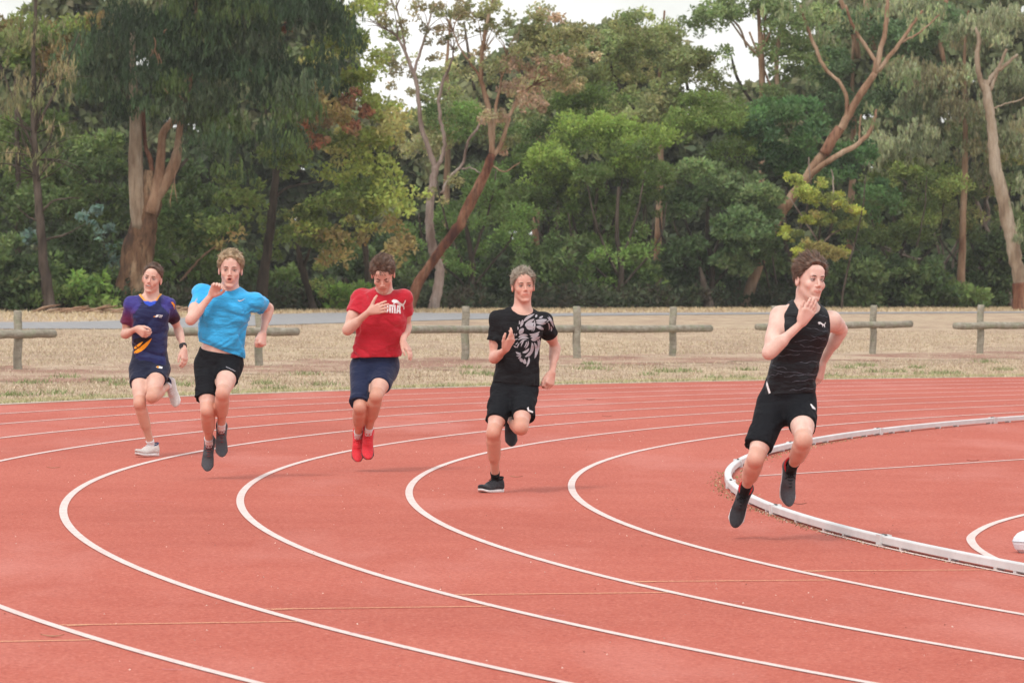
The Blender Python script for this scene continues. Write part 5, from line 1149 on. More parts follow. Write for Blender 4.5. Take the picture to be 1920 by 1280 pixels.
def shorts(b, p, mat):
    g_ = p['shorts']; J, hc, a, L = b.J, b.hc, b.a, b.L; hr, hl = J['hr'], J['hl']; amp = g_.get('amp', .006) * 1.8
    w_ = np.array([.135, .160, .170, .157, .143]) * g_.get('wid', 1); d_ = np.array([.12, .132, .134, .117, .107]) * g_.get('wid', 1); tt_ = np.array([-.22, -.1, 0, .15, .3]); top = g_.get('top', .17) + .09
    rl = g_.get('r', (.090, .086)); frs = g_['len']
    lb = nrm(hl - hr)
    def disp(P): return amp * (.7 * fold(P, (.3, 0, 1), 12, 3.5, 5.5) + .4 * fold(P, (.9, 0, .4), 22, 4, 2.2))
    def f(P):
        d, t = b.loft(P, w_, d_, 0, 2.4, tt_); d = smax(d, (-.14 - t) * L, .03)
        dd = disp(P); cut = None
        for h0, k, fr, sg in ((hr, 'lr', frs[0], -1), (hl, 'll', frs[1], 1)):
            kn = J[k][0]; u = nrm(kn - h0); E = h0 + (kn - h0) * fr; c_ = cone(P, h0 + lb * sg * .008, h0 + (kn - h0) * (fr + .3) + lb * sg * .008, rl[0], rl[1] + (rl[1] - rl[0]) * .3)
            c_ = smax(c_ + dd, (P - E) @ u, .005); d = smin(d, c_, .03) if k == 'lr' else smin(d, c_, .02)
        core = b.coref(P); dt_ = [cone(P, h0, J[k][0], .085, .05) for h0, k in ((hr, 'lr'), (hl, 'll'))]; ds_ = [cone(P, J[k][0], J[k][1], .045, .03) for k in ('lr', 'll')]
        nr_ = np.minimum(dt_[0], ds_[0]) < np.minimum(dt_[1], ds_[1])
        pr_ = (P - (hr + (J['lr'][0] - hr) * frs[0])) @ nrm(J['lr'][0] - hr); pl_ = (P - (hl + (J['ll'][0] - hl) * frs[1])) @ nrm(J['ll'][0] - hl)
        cut = np.where(nr_, pr_, pl_); cut = np.where(np.minimum(*ds_) < np.minimum(*dt_) - .004, .05, cut); d = np.minimum(d, np.maximum(core - .010, cut))
        d = smax(d, (t - top) * L, .004); keep = -(core - .0075)
        for h0, k, fr, sg in ((hr, 'lr', frs[0], -1), (hl, 'll', frs[1], 1)):
            kn = J[k][0]; u = nrm(kn - h0); E = h0 + (kn - h0) * fr; c_ = cone(P, E - u * .02, E + u * .08, rl[1] - .016, rl[1] - .007) + dd; d = np.maximum(d, -np.maximum(c_, keep))
        return d
    pts = np.array([hc, hr, hl, J['lr'][0], J['ll'][0], hc + a * L * top]); V, F = mesh_sdf(f, pts.min(0) - .19, pts.max(0) + .19, .0068, 2, 3)
    o = b.add('shorts', V, F, mat); b.shorts = o; b.bvh_s = BVHTree.FromPolygons([tuple(v) for v in V.tolist()], F.tolist()); return o

# ---- flat print laid onto the cloth
def decal(b, polys, mat, parent, bvh, off=.0022, maxe=4.0, name='print'):
    Vs, Fs, k0 = [], [], 0
    for pi, poly in enumerate(polys):
        pl = [Vector((q[0], q[1], 0)) for q in poly]; tris = [list(t) for t in tessellate_polygon([pl])]; P2 = [np.array(q[:2], float) for q in poly]
        for _ in range(6):
            new, mid = [], {}
            def m_(i, j):
                k = (min(i, j), max(i, j))
                if k not in mid: mid[k] = len(P2); P2.append((P2[i] + P2[j]) / 2)
                return mid[k]
            ch = False
            le = lambda i, j: np.hypot(*(P2[i] - P2[j]))
            sp = {}
            for t in tris:
                for i, j in ((t[0], t[1]), (t[1], t[2]), (t[2], t[0])):
                    if le(i, j) > maxe: sp[(min(i, j), max(i, j))] = 1; ch = True
            if not ch: break
            for t in tris:
                a_, b_, c_ = t; s = [(min(i, j), max(i, j)) in sp for i, j in ((a_, b_), (b_, c_), (c_, a_))]
                if not any(s): new.append(t); continue
                ms = [m_(a_, b_) if s[0] else None, m_(b_, c_) if s[1] else None, m_(c_, a_) if s[2] else None]
                ring = [a_] + ([ms[0]] if s[0] else []) + [b_] + ([ms[1]] if s[1] else []) + [c_] + ([ms[2]] if s[2] else [])
                if len(ring) == 6: new += [[a_, ms[0], ms[2]], [ms[0], b_, ms[1]], [ms[2], ms[1], c_], [ms[0], ms[1], ms[2]]]
                elif len(ring) == 4:
                    r = ring
                    i = [x is not None for x in ms].index(True); mm = ms[i]; k = r.index(mm); new += [[mm, r[(k + 1) % 4], r[(k + 2) % 4]], [mm, r[(k + 2) % 4], r[(k + 3) % 4]]]
                else:
                    k = [j for j in range(5) if ring[j] in (a_, b_, c_) and ring[(j + 1) % 5] not in (a_, b_, c_) and ring[j - 1] not in (a_, b_, c_)][0]
                    r = ring[k:] + ring[:k]; new += [[r[0], r[1], r[4]], [r[1], r[2], r[4]], [r[2], r[3], r[4]]]
            tris = new
        ok = []; out_ = []
        for q in P2:
            d = px(q[0], q[1], 10) - EYE; d /= np.linalg.norm(d); loc, nr_, _, _ = bvh.ray_cast(Vector(EYE), Vector(d))
            if loc is None: ok.append(False); out_.append(np.zeros(3))
            else: ok.append(True); out_.append(np.array(loc) - d * (off + pi * .00006))
        for t in tris:
            if ok[t[0]] and ok[t[1]] and ok[t[2]]:
                dep = [np.linalg.norm(out_[i] - EYE) for i in t]
                if max(dep) - min(dep) < .05: Fs.append([i + k0 for i in t])
        Vs.append(np.array(out_)); k0 += len(P2)
    if not Fs: return
    V = np.concatenate(Vs); F = np.array(Fs); nn = np.cross(V[F[:, 1]] - V[F[:, 0]], V[F[:, 2]] - V[F[:, 0]]); fl_ = (nn * (V[F[:, 0]] - EYE)).sum(1) > 0; F[fl_] = F[fl_][:, ::-1]
    return b.add(name, V, F, mat, parent)
def stroke(p0, p1, p2, w_, n=8, taper=True):
    t = np.linspace(0, 1, n)[:, None]; p0, p1, p2 = map(lambda q: np.array(q, float), (p0, p1, p2)); c = (1 - t) ** 2 * p0 + 2 * t * (1 - t) * p1 + t * t * p2
    d = np.gradient(c, axis=0); d /= np.linalg.norm(d, axis=1)[:, None]; nn = np.stack([-d[:, 1], d[:, 0]], 1); ww = w_ / 2 * (np.sin(math.pi * t) ** .7 + .04 if taper else np.ones_like(t))
    return [tuple(q) for q in np.concatenate([c + nn * ww, (c - nn * ww)[::-1]])]

# ---- shoes: one model shared by all feet
def shoe_meshes():
    Y = [-.078, -.06, -.02, .04, .10, .15, .185, .205]; W = [.012, .029, .034, .031, .040, .042, .028, .004]
    def wd(y): return np.interp(y, Y, W)
    def zs(y): return .022 * np.clip((y - .11) / .095, 0, 1) ** 2 + .006 * np.clip((-.04 - y) / .04, 0, 1)
    def solef(P):
        x, y, z = P[:, 0] - .006 * np.sin(P[:, 1] * 14), P[:, 1], P[:, 2] + .088 - zs(P[:, 1]); w_ = wd(y) + .0065 * np.clip((.19 - y) / .03, .25, 1)
        r = np.abs(x) - w_; r = np.maximum(r, np.maximum(y - .196, -.078 - y)); q = np.abs(z - .012) - .012 + .004 * np.clip(y / .2, 0, 1) - .005 * np.clip((-y) / .08, 0, 1)
        return smax(r, q, .007)
    def uppf(P):
        Q = P.copy(); Q[:, 0] = (Q[:, 0] - .006 * np.sin(P[:, 1] * 14)); Q[:, 2] -= zs(P[:, 1])
        f_ = cone(Q, (0, -.042, -.050), (0, -.042, .012), .036, .031)
        f_ = smin(f_, cone(Q * [.95, 1, 1], (0, -.03, -.035), (0, .075, -.045), .040, .036), .03)
        f_ = smin(f_, ell(Q, (0, .122, -.056), (.045, .085, .032)), .02)
        f_ = smin(f_, cone(Q, (0, .0, .0), (0, .06, -.028), .030, .022), .03)
        f_ = smax(f_, -(P[:, 2] + .066 - zs(P[:, 1])), .006)
        f_ = smax(f_, P[:, 2] - .012 - .35 * np.maximum(-.03 - P[:, 1], -.03), .006)
        f_ = np.maximum(f_, -cone(P, (0, -.03, -.03), (0, -.035, .08), .030, .036))
        return f_
    a_ = mesh_sdf(solef, (-.06, -.10, -.11), (.06, .23, -.02), .005, 2); u_ = mesh_sdf(uppf, (-.07, -.10, -.10), (.07, .23, .06), .005, 2)
    ring = []
    for i in range(17):
        t = i / 16 * 2 * math.pi; y = -.034 + math.cos(t) * .045; ring.append((math.sin(t) * .0355, y, .014 + .35 * (-.03 - y) - .002))
    c_ = tube(ring, .0065, 6, False)
    lc = []
    for i in range(5):
        y = .018 + i * .018; z = .0275 - .46 * y; w_ = .021 - .001 * i
        q = [(-w_, y - .004, z - .010), (-w_ * .5, y, z + .002), (0, y + .002, z + .006), (w_ * .5, y, z + .002), (w_, y - .004, z - .010)]
        lc.append(tube(q, .0030, 5)); q2 = [(x, y2 + (.009 if j % 2 else -.009) * (1 if x > 0 else -1), z2 + .002) for j, (x, y2, z2) in enumerate(q)]; 
    for sx in (-1, 1):
        lc.append(tube([(0, .012, .034), (sx * .018, .004, .036), (sx * .030, .016, .024), (sx * .012, .020, .030), (0, .013, .034)], .0028, 5)); lc.append(tube([(0, .013, .034), (sx * .014, .03, .024), (sx * .030, .045, .002)], .0026, 5))
    lV, lF = join(lc)
    out = {}
    for nm, (V, F) in (('sole', a_), ('upper', u_), ('collar', (c_[0], [c_[1]])), ('laces', (lV, lF))):
        out[nm] = mesh_data('shoe_' + nm, V, F if not isinstance(F, list) else [np.asarray(x) for x in F])
        out[nm].materials.append(None)
    return out
SHOE = shoe_meshes()
def shoe(b, ankle, T, Zh, mats, sock_mat, knee, sock_h=.10, scale=1.0, label=None):
    T = nrm(T); Z = np.array(Zh, float); Z = nrm(Z - T * (Z @ T)); X = np.cross(T, Z)
    M = Matrix(((X[0], T[0], Z[0], ankle[0] + b.inv[0]), (X[1], T[1], Z[1], ankle[1] + b.inv[1]), (X[2], T[2], Z[2], ankle[2] + b.inv[2]), (0, 0, 0, 1))) @ Matrix.Scale(scale, 4)
    r = empty('shoe'); r.parent = b.root; r.matrix_local = M
    if label: r['label'] = label
    for nm in ('sole', 'upper', 'collar', 'laces'):
        o = bpy.data.objects.new(nm, SHOE[nm]); C.objects.link(o); o.parent = r; o.material_slots[0].link = 'OBJECT'; o.material_slots[0].material = mats[nm]
    v = nrm(knee - ankle)
    fold_ = [ankle + X * 0 - Z * .02 + T * .01, ankle + v * .02, ankle + v * sock_h * .6, ankle + v * sock_h]
    V, q, t = tube(catmull(fold_, 3), np.interp(np.arange(10), [0, 3, 6, 8, 9], [.029, .0315, .0325, .0355, .037]), 16, True, .02); b.add('sock', V, [q, t], sock_mat)
# ------------------------------------------------------------------ the five runners
def cat_poly(x, y, s, fl=1):
    P = [(-20, -7), (-13, -12), (-6, -11), (2, -6), (9, 0), (15, 3), (19, -1), (22, -8), (25, -9), (24, -3), (20, 4), (19, 8), (21, 14), (20, 20), (17, 20), (17, 14), (12, 8), (9, 12), (8, 17), (5, 17), (6, 10), (4, 5), (-3, 1), (-9, 1), (-12, 5), (-15, 4), (-13, -1), (-17, -2)]
    return [(x + q[0] * s * fl, y + q[1] * s) for q in P]
def swoosh(x, y, s):
    t = np.linspace(0, 1, 8); up = [(x + s * (-9 + 22 * k), y + s * (3.2 - 7.5 * k + 1.0 * math.sin(k * 3.1))) for k in t]
    lo = [(x + s * (-9 + 22 * k), y + s * (3.2 - 7.5 * k + 5.2 * math.sin(k * 3.14) ** .8 * (1 - .75 * k) + .3)) for k in t]
    return up + [(x + s * -11.0, y + s * 6)][:0] + lo[::-1][1:-1] + [(x - 10 * s, y + 1.5 * s), (x - 9.6 * s, y - .5 * s)]
SK = (.70, .465, .375)
H_BROWN = mat_hair('brown_hair', (.050, .030, .021), (.12, .072, .048)); H_BROWN2 = mat_hair('warm_brown_hair', (.075, .042, .028), (.18, .105, .068))
H_BLOND = mat_hair('sandy_hair', (.24, .165, .095), (.46, .34, .21)); H_MOUSE = mat_hair('mousy_hair', (.20, .16, .12), (.40, .345, .27))
H_RUST = mat_hair('chestnut_hair', (.055, .032, .022), (.15, .088, .058))
def shoemats(up, sole, lace, collar): return dict(upper=up, sole=sole, laces=lace, collar=collar)
CB = mat_cloth('black_fabric', (.012, .012, .014), .8, .0); CB2 = mat_cloth('black_shorts_fabric', (.009, .010, .013), .8, .0); NAVY = mat_cloth('navy_shorts_fabric', (.012, .020, .058), .75); NAVY2 = mat_cloth('navy_dark_fabric', (.014, .019, .045), .75)
S_WHITE = mat_cloth('white_mesh_upper', (.60, .56, .53), .7, 0, .2, 120); S_GREY = mat_cloth('grey_knit_upper', (.075, .078, .088), .8, .1, .2, 120); S_RED = mat_cloth('red_mesh_upper', (.70, .035, .05), .65, .1, .2, 120)
S_DK = mat_cloth('charcoal_knit_upper', (.030, .029, .034), .75, .1, .2, 120); C_RED = mat_cloth('red_trim', (.75, .045, .05)); C_DRED = mat_cloth('dark_red_trim', (.22, .02, .025)); C_NAVY = mat_cloth('navy_trim', (.02, .03, .12))

# ---- runner in the navy and purple shirt
p = dict(D=41.3, label='smiling runner in navy shirt with purple maroon sleeves and orange slash', hip=(282, 690), neck=(282, 556), hips=[(263, 690), (299, 690)], sh=[(247, 569), (315, 571)], lean=.04, headfwd=.045,
         ar=[(234, 627, 1), (256, 616, -1)], al=[(334, 617, 1), (345, 655, -1)], lr=[(262, 757, -1), (284, 836, 1)], ll=[(285, 744, -1), (316, 722, 1)],
         head=(285, 524, -.14, .02, -.16), headscale=1.01, yaw_s=.12, yaw_h=-.05, skin=SK, flush=.8, bulk=.93, mus=.90, face=dict(smile=1), browmat=b_hair_dark, scale=.97,
         hands=[dict(dir=(.75, -.45, -.45), thumb=(.3, -.5, .7), curl=.75, ta=.5), dict(dir=(.10, -.35, -.95), thumb=(-.5, -.8, 0), curl=.35, ta=.5)],
         hair=dict(mat=H_BROWN, mat2=H_BROWN2, vol=.024, quiff=.55, len=.035, up=.45, sweep=(.5, -.7, .45), mess=.09, front=.082, side=.03, sidev=.06, n=1300, seed=1),
         shirt=dict(hem=(249, 684, 321, 686), w=[.165, .162, .158, .160, .165, .13, .09], d=[.135, .132, .122, .118, .125, .095, .07], sleeve=.66, rs=(.060, .072), amp=.006, neckr=.070, neckd=0, fold=(.6, 0, .8), fold2=(.9, 0, -.35)),
         shorts=dict(len=(.44, .40), r=(.090, .086), top=.16, amp=.005))
b1 = build_person(p); hair(b1, p)
def col1(V, b):
    c = np.tile([.016, .022, .085], (len(V), 1)); J = b.J
    for S, k, end in ((J['sr'], 'ar', (.115, .012, .05)), (J['sl'], 'al', (.035, .006, .02))):
        e = J[k][0]; u = e - S; t = ((V - S) @ u) / (u @ u); d = cone(V.astype(np.float32), S, e, .0, .0)
        rag = np.clip(((V - (b.nb - b.a * .02)) @ nrm(S - b.nb) - .050) / .055, 0, 1) * (np.abs((V - S) @ b.a) < .12) * (d < .13)
        m = np.clip((t + .05) / .08, 0, 1) * (d < .11); m = np.maximum(m, rag * (((V - b.nb) @ b.a) > -.14))[:, None]
        g_ = np.clip(t / .42, 0, 1)[:, None]; sc_ = np.array([.045, .038, .22]) * (1 - g_) + np.array(end) * g_; c = c * (1 - m) + sc_ * m
    nk = cone(V.astype(np.float32), b.nb - b.a * .045 + np.array([0, -.035, 0]), b.nb + b.a * .09, .072, .107)
    rim = np.exp(-(nk / .010) ** 2)[:, None]; q = to_px(V); front = (q[:, 1] > 564)[:, None]
    rim = (rim > .35) * 1.0
    c = c * (1 - rim) + np.where(front, np.array([.03, .09, .60]), np.array([.80, .36, .06])) * rim
    # faint paler lower panel
    k = np.clip((q[:, 1] - 655) / 20, 0, 1)[:, None] * .5; c = c * (1 - k) + np.array([.022, .035, .15]) * k
    return c
shirt(b1, p, mat_cloth('team_shirt_fabric', None, .6, .1, .2), col1); shorts(b1, p, NAVY2)
M_ORANGE = mat_cloth('orange_print', (.85, .33, .02), .6, 0); M_PURBLK = mat_cloth('dark_print', (.015, .006, .012), .6, 0)
decal(b1, [[(249, 637), (262, 632), (284, 632), (281, 642), (268, 652), (249, 660)]], M_PURBLK, b1.shirt, b1.bvh, .0015, name='print')
decal(b1, [stroke((246, 663), (266, 658), (284.5, 634), 7.5), stroke((247, 655), (258, 650), (268, 640), 4.5)], M_ORANGE, b1.shirt, b1.bvh, .0024, name='print')
decal(b1, [[(320, 566), (324, 566), (330, 574), (331, 580), (327, 580), (325, 573)]], M_ORANGE, b1.shirt, b1.bvh, .0024, name='print')
decal(b1, [[(290, 594), (294, 590), (299, 590), (296, 592), (298, 593), (293, 595)], [(299, 590.3), (305, 591), (305, 592.6), (299, 592)], [(298, 593.8), (303.5, 594.2), (303.5, 595.4), (298, 595)]], M_PRINTW, b1.shirt, b1.bvh, .0024, 2, name='logo')
decal(b1, [[(287.5, 593.5), (290, 592), (291, 594), (289, 595)]], M_ORANGE, b1.shirt, b1.bvh, .0026, 2, name='logo')
decal(b1, [[(292, 688), (298, 686), (305, 687.5), (304, 691), (298, 690)]], M_PRINTW, b1.shorts, b1.bvh_s, .0024, 2, name='logo')
decal(b1, [[(293, 687), (296, 685.5), (299, 688), (296, 690)]], M_ORANGE, b1.shorts, b1.bvh_s, .0030, 2, name='logo')
sm = shoemats(S_WHITE, M_RUB_W, M_WHITE, C_NAVY)
J = b1.J; shoe(b1, J['lr'][1], (-.62, -.78, 0.0), (0, 0, 1), sm, M_WHITE, J['lr'][0], .055, .95); shoe(b1, J['ll'][1], (.30, -.25, -.92), (-.35, -.93, .1), sm, M_WHITE, J['ll'][0], .05, .95)
w_ = J['al'][1]; u = nrm(J['al'][0] - w_); V, q, t = tube([w_ + u * .052, w_ + u * .032], .034, 14); wt = b1.add('watch', V, [q, t], M_RUB_D); V, F = box_v(w_ + u * .042 + np.array([-.012, -.032, .0]), .032, .014, .032); b1.add('watch_face', V, F, m_simple('watch_glass', (.02, .02, .025), (.04, .04, .05), 20, .2, .5), wt, smooth=False)

# ---- runner in the bright blue shirt
p = dict(D=37.2, label='runner in bright blue shirt and black shorts, mouth pursed, hand raised to chin', hip=(410, 684), neck=(430, 541), hips=[(388, 684), (432, 682)], sh=[(378, 550), (479, 564)], lean=.10, headfwd=.07,
         ar=[(357, 600, -1, -.04), (397, 553, -1)], al=[(503, 577, 1), (493, 624, -1)], lr=[(389, 770, -1), (392, 833, 1)], ll=[(417, 738, -1), (415, 806, 1)],
         head=(432, 507, .02, -.05, -.03), headscale=1.10, yaw_s=-.25, yaw_h=.12, skin=(.72, .485, .40), flush=.5, bulk=1.04, mus=1.04, face=dict(open=.55), browmat=H_BROWN2,
         hands=[dict(dir=(.45, -.45, .75), thumb=(.75, -.3, .4), curl=.62, ta=.6), dict(dir=(-.05, -.35, -.9), thumb=(-.6, -.7, .3), curl=1.35, ta=.45, tc=.5)],
         hair=dict(mat=H_BLOND, mat2=H_BLOND, vol=.027, quiff=.25, len=.038, up=.6, sweep=(.2, -.4, .5), mess=.38, front=.076, side=.012, sidev=.62, namp=.009, nsc=38, n=1500, seed=2, thick=1.25),
         shirt=dict(hem=(363, 636, 454, 671), w=[.20, .195, .185, .185, .188, .15, .10], d=[.16, .155, .142, .135, .138, .105, .075], sleeve=.55, rs=(.060, .071), amp=.009, neckr=.066, neckd=-.03, fold=(.85, 0, .5), fold2=(.9, 0, -.25)),
         shorts=dict(len=(.74, .52), r=(.090, .088), top=.10, amp=.007))
b2 = build_person(p); hair(b2, p)
shirt(b2, p, mat_cloth('bright_blue_fabric', (.045, .42, .80), .75, .2)); shorts(b2, p, CB2)
decal(b2, [swoosh(452, 562, .62)], M_PRINTW, b2.shirt, b2.bvh, .0026, 2, name='logo')
decal(b2, [[(424 + i * 2.6, 686.5 + i * 1.25), (425.8 + i * 2.6, 687.3 + i * 1.25), (425.6 + i * 2.6, 688.9 + i * 1.25), (423.8 + i * 2.6, 688.1 + i * 1.25)] for i in range(7)], M_PRINTG, b2.shorts, b2.bvh_s, .0026, 2, name='lettering')
sm = shoemats(S_GREY, M_RUB_D, C_DRED, S_DK); J = b2.J
shoe(b2, J['lr'][1], (-.05, -.28, -.96), (0, -.95, .28), sm, M_WHITE, J['lr'][0], .085, 1.0); shoe(b2, J['ll'][1], (.05, -.26, -.96), (0, -.95, .26), sm, M_WHITE, J['ll'][0], .085, 1.0)

# ---- runner in the red shirt
p = dict(D=38.8, label='runner in red shirt and red shoes looking down at the track, long navy shorts', hip=(702, 688), neck=(721, 549), hips=[(680, 690), (725, 686)], sh=[(676, 557), (757, 557)], lean=.14, headfwd=.10,
         ar=[(651, 619, -1, -.10), (692, 584, -1, -.02)], al=[(762, 612, 1), (755, 640, -1)], lr=[(675, 764, -1), (671, 818, 1)], ll=[(705, 743, -1), (690, 812, 1)],
         head=(718, 515, -.02, -.62, .04), headscale=1.13, yaw_s=-.22, yaw_h=.15, skin=(.69, .44, .35), flush=1.0, bulk=1.10, mus=1.06, face=dict(closed=1, brow=-1, jaw=1.05), browmat=b_hair_dark,
         hands=[dict(dir=(.80, -.35, .25), thumb=(.0, -.1, 1), curl=.30, ta=.95, tc=.1, spread=.15), dict(dir=(.55, -.35, -.75), thumb=(-.4, -.8, .1), curl=.25, ta=.5)],
         hair=dict(mat=H_RUST, mat2=H_BROWN2, vol=.026, quiff=.3, len=.040, up=.5, sweep=(.45, -.5, .3), mess=.24, front=.066, side=.008, sidev=.5, namp=.008, nsc=36, n=1500, seed=3, thick=1.2),
         shirt=dict(hem=(654, 672, 760, 668), w=[.215, .210, .198, .200, .205, .155, .10], d=[.165, .16, .15, .145, .148, .11, .075], sleeve=.52, rs=(.068, .082), amp=.007, neckr=.068, neckd=-.045, fold=(.9, 0, .3), fold2=(.7, 0, -.6)),
         shorts=dict(len=(.90, .66), r=(.090, .086), top=.17, amp=.005, wid=1.05))
b3 = build_person(p); hair(b3, p)
shirt(b3, p, mat_cloth('red_fabric', (.50, .018, .035), .8, .25)); shorts(b3, p, NAVY)
def letters(x0, y0, u, h_, slope):
    """block capitals PUMA as polygons; u stroke width, h_ height"""
    P = []; R = lambda x, y, w_, hh: P.append([(x0 + x, y0 + y + slope * x), (x0 + x + w_, y0 + y + slope * (x + w_)), (x0 + x + w_, y0 + y + hh + slope * (x + w_)), (x0 + x, y0 + y + hh + slope * x)])
    # P
    R(0, 0, u, h_); R(u, 0, u * 1.1, h_ * .22); R(u, h_ * .42, u * 1.1, h_ * .2); R(u * 1.9, h_ * .12, u * .9, h_ * .40)
    x = u * 3.3   # U
    R(x, 0, u, h_ * .86); R(x + u * 1.9, 0, u, h_ * .86); R(x + u * .4, h_ * .78, u * 2.1, h_ * .22)
    x += u * 3.4  # M
    R(x, 0, u, h_); R(x + u * 1.55, h_ * .06, u, h_ * .94); R(x + u * 3.1, 0, u, h_); R(x + u * .8, 0, u * 2.4, h_ * .24)
    x += u * 4.5  # A
    P.append([(x0 + x, y0 + h_ + slope * x), (x0 + x + u * .55, y0 + slope * x), (x0 + x + u * 1.3, y0 + slope * x), (x0 + x + u, y0 + h_ + slope * x)])
    P.append([(x0 + x + u * 1.25, y0 + slope * x), (x0 + x + u * 2.3, y0 + slope * x), (x0 + x + u * 2.9, y0 + h_ + slope * (x + u * 2)), (x0 + x + u * 1.9, y0 + h_ + slope * (x + u * 2))])
    R(x + u * .7, h_ * .60, u * 1.4, h_ * .2); R(x + u * .8, 0, u * 1., h_ * .25)
    return P
decal(b3, letters(710, 569.5, 2.95, 15.5, .07), M_PRINTW, b3.shirt, b3.bvh, .0026, 3, name='lettering')
decal(b3, [cat_poly(746, 568, .60)], M_PRINTW, b3.shirt, b3.bvh, .0026, 3, name='logo')
sm = shoemats(S_RED, M_RUB_D, C_RED, C_RED); J = b3.J
shoe(b3, J['lr'][1], (.03, -.40, -.91), (0, -.9, .4), sm, M_WHITE, J['lr'][0], .075, 1.0); shoe(b3, J['ll'][1], (.04, -.48, -.87), (0, -.88, .48), sm, M_WHITE, J['ll'][0], .07, 1.05)

# ---- runner in the black lion shirt
p = dict(D=35.7, label='runner in black shirt printed with a grey lion head, one dark shoe planted', hip=(964, 728), neck=(978, 582), hips=[(946, 730), (984, 728)], sh=[(933, 598), (1020, 600)], lean=.03, headfwd=.04,
         ar=[(926, 672, -1), (948, 655, -1)], al=[(1041, 650, 1), (1035, 698, -1)], lr=[(925, 812, -1), (929, 901, 1)], ll=[(977, 802, -1), (955, 786, 1)],
         head=(981, 538, .16, .03, .05), headscale=1.01, yaw_s=.15, yaw_h=-.08, skin=(.69, .43, .345), flush=.9, redamt=.65, bulk=.97, mus=.96, face=dict(gaze=(.2, 0)), browmat=H_BROWN2,
         hands=[dict(dir=(.42, -.35, .80), thumb=(-.3, -.75, .4), curl=[.15, .35, .6, .8], ta=.5), dict(dir=(-.20, -.35, -.9), thumb=(-.7, -.6, .1), curl=.85, ta=.4)],
         hair=dict(mat=H_MOUSE, mat2=H_MOUSE, vol=.020, quiff=.2, len=.045, up=.62, sweep=(.35, -.4, .35), mess=.34, front=.076, side=.008, sidev=.45, namp=.007, n=1300, seed=4, thick=1.15),
         shirt=dict(hem=(915, 715, 1022, 726), w=[.190, .182, .165, .160, .170, .145, .10], d=[.15, .145, .13, .122, .128, .10, .072], sleeve=.56, rs=(.063, .076), amp=.005, neckr=.080, neckd=-.02, fold=(.9, 0, .15), fold2=(.5, 0, .8)),
         shorts=dict(len=(.72, .72), r=(.090, .086), top=.12, amp=.006))
b4 = build_person(p); hair(b4, p)
shirt(b4, p, CB); shorts(b4, p, CB2)
ks = lambda x, y: (930 + x / 6.092, 490 + y / 6.095)     # crop coordinates of the print
lion = [((315, 690), (350, 640), (440, 600), 22), ((450, 640), (465, 620), (462, 605), 16), ((490, 645), (520, 640), (537, 622), 14), ((450, 675), (520, 690), (585, 665), 30), ((455, 700), (520, 715), (575, 705), 20), ((460, 745), (505, 750), (545, 780), 26),
        ((330, 735), (365, 700), (440, 655), 26), ((335, 740), (380, 740), (432, 700), 34), ((345, 750), (390, 780), (440, 740), 26), ((400, 700), (425, 730), (410, 800), 12), ((436, 670), (450, 730), (428, 800), 14), ((300, 665), (310, 700), (275, 750), 20), ((265, 675), (278, 700), (262, 720), 12), ((245, 745), (258, 760), (248, 785), 10),
        ((270, 835), (285, 790), (318, 765), 34), ((210, 820), (218, 840), (212, 850), 8), ((225, 850), (240, 830), (235, 820), 8), ((255, 870), (300, 830), (365, 845), 20), ((250, 900), (310, 850), (375, 880), 16), ((380, 830), (440, 860), (500, 800), 22), ((390, 860), (440, 870), (495, 830), 16),
        ((400, 890), (440, 900), (490, 860), 30), ((440, 890), (480, 890), (505, 855), 14), ((270, 940), (300, 890), (355, 890), 12), ((285, 975), (300, 920), (320, 905), 10), ((365, 905), (380, 950), (330, 1000), 12), ((345, 915), (355, 940), (320, 985), 10), ((265, 930), (250, 960), (240, 990), 9),
        ((410, 925), (435, 1000), (370, 1090), 24), ((435, 925), (490, 1000), (440, 1110), 24), ((470, 900), (505, 920), (480, 1030), 18), ((485, 890), (510, 900), (500, 960), 10), ((300, 1040), (350, 1040), (380, 990), 20), ((330, 1090), (380, 1070), (405, 1010), 18), ((225, 1030), (250, 1060), (285, 1050), 14),
        ((230, 1075), (260, 1085), (285, 1060), 10), ((250, 1110), (270, 1100), (290, 1070), 10), ((275, 1100), (285, 1130), (310, 1145), 24), ((330, 1110), (315, 1160), (350, 1160), 26), ((375, 1090), (385, 1150), (345, 1205), 16), ((190, 890), (205, 920), (200, 940), 10), ((200, 960), (225, 985), (240, 975), 12), ((205, 900), (230, 885), (250, 885), 8), ((220, 950), (240, 940), (250, 920), 8),
        ((585, 640), (620, 650), (650, 740), 12), ((600, 625), (640, 660), (660, 760), 10), ((590, 700), (620, 720), (605, 790), 10), ((625, 740), (640, 760), (630, 800), 12), ((575, 700), (590, 680), (610, 670), 8)]
decal(b4, [stroke(ks(*a_), ks(*b_), ks(*c_), w_ / 6.09 * 1.45, 9) for a_, b_, c_, w_ in lion], M_PRINTG, b4.shirt, b4.bvh, .0026, 3, name='lion_print')
decal(b4, [[(988, 765), (991, 762), (992, 768), (1000, 771), (999, 774), (990, 771)]], M_PRINTW, b4.shorts, b4.bvh_s, .0026, 2, name='logo')
sm = shoemats(S_DK, M_RUB_W, CB, CB); sm2 = shoemats(S_DK, M_RUB_D, CB, CB); J = b4.J
shoe(b4, J['lr'][1], (-.58, -.81, 0), (0, 0, 1), sm, CB, J['lr'][0], .075, .97); shoe(b4, J['ll'][1], (.10, -.25, -.96), (-.1, -.95, .2), sm2, CB, J['ll'][0], .06, .97)

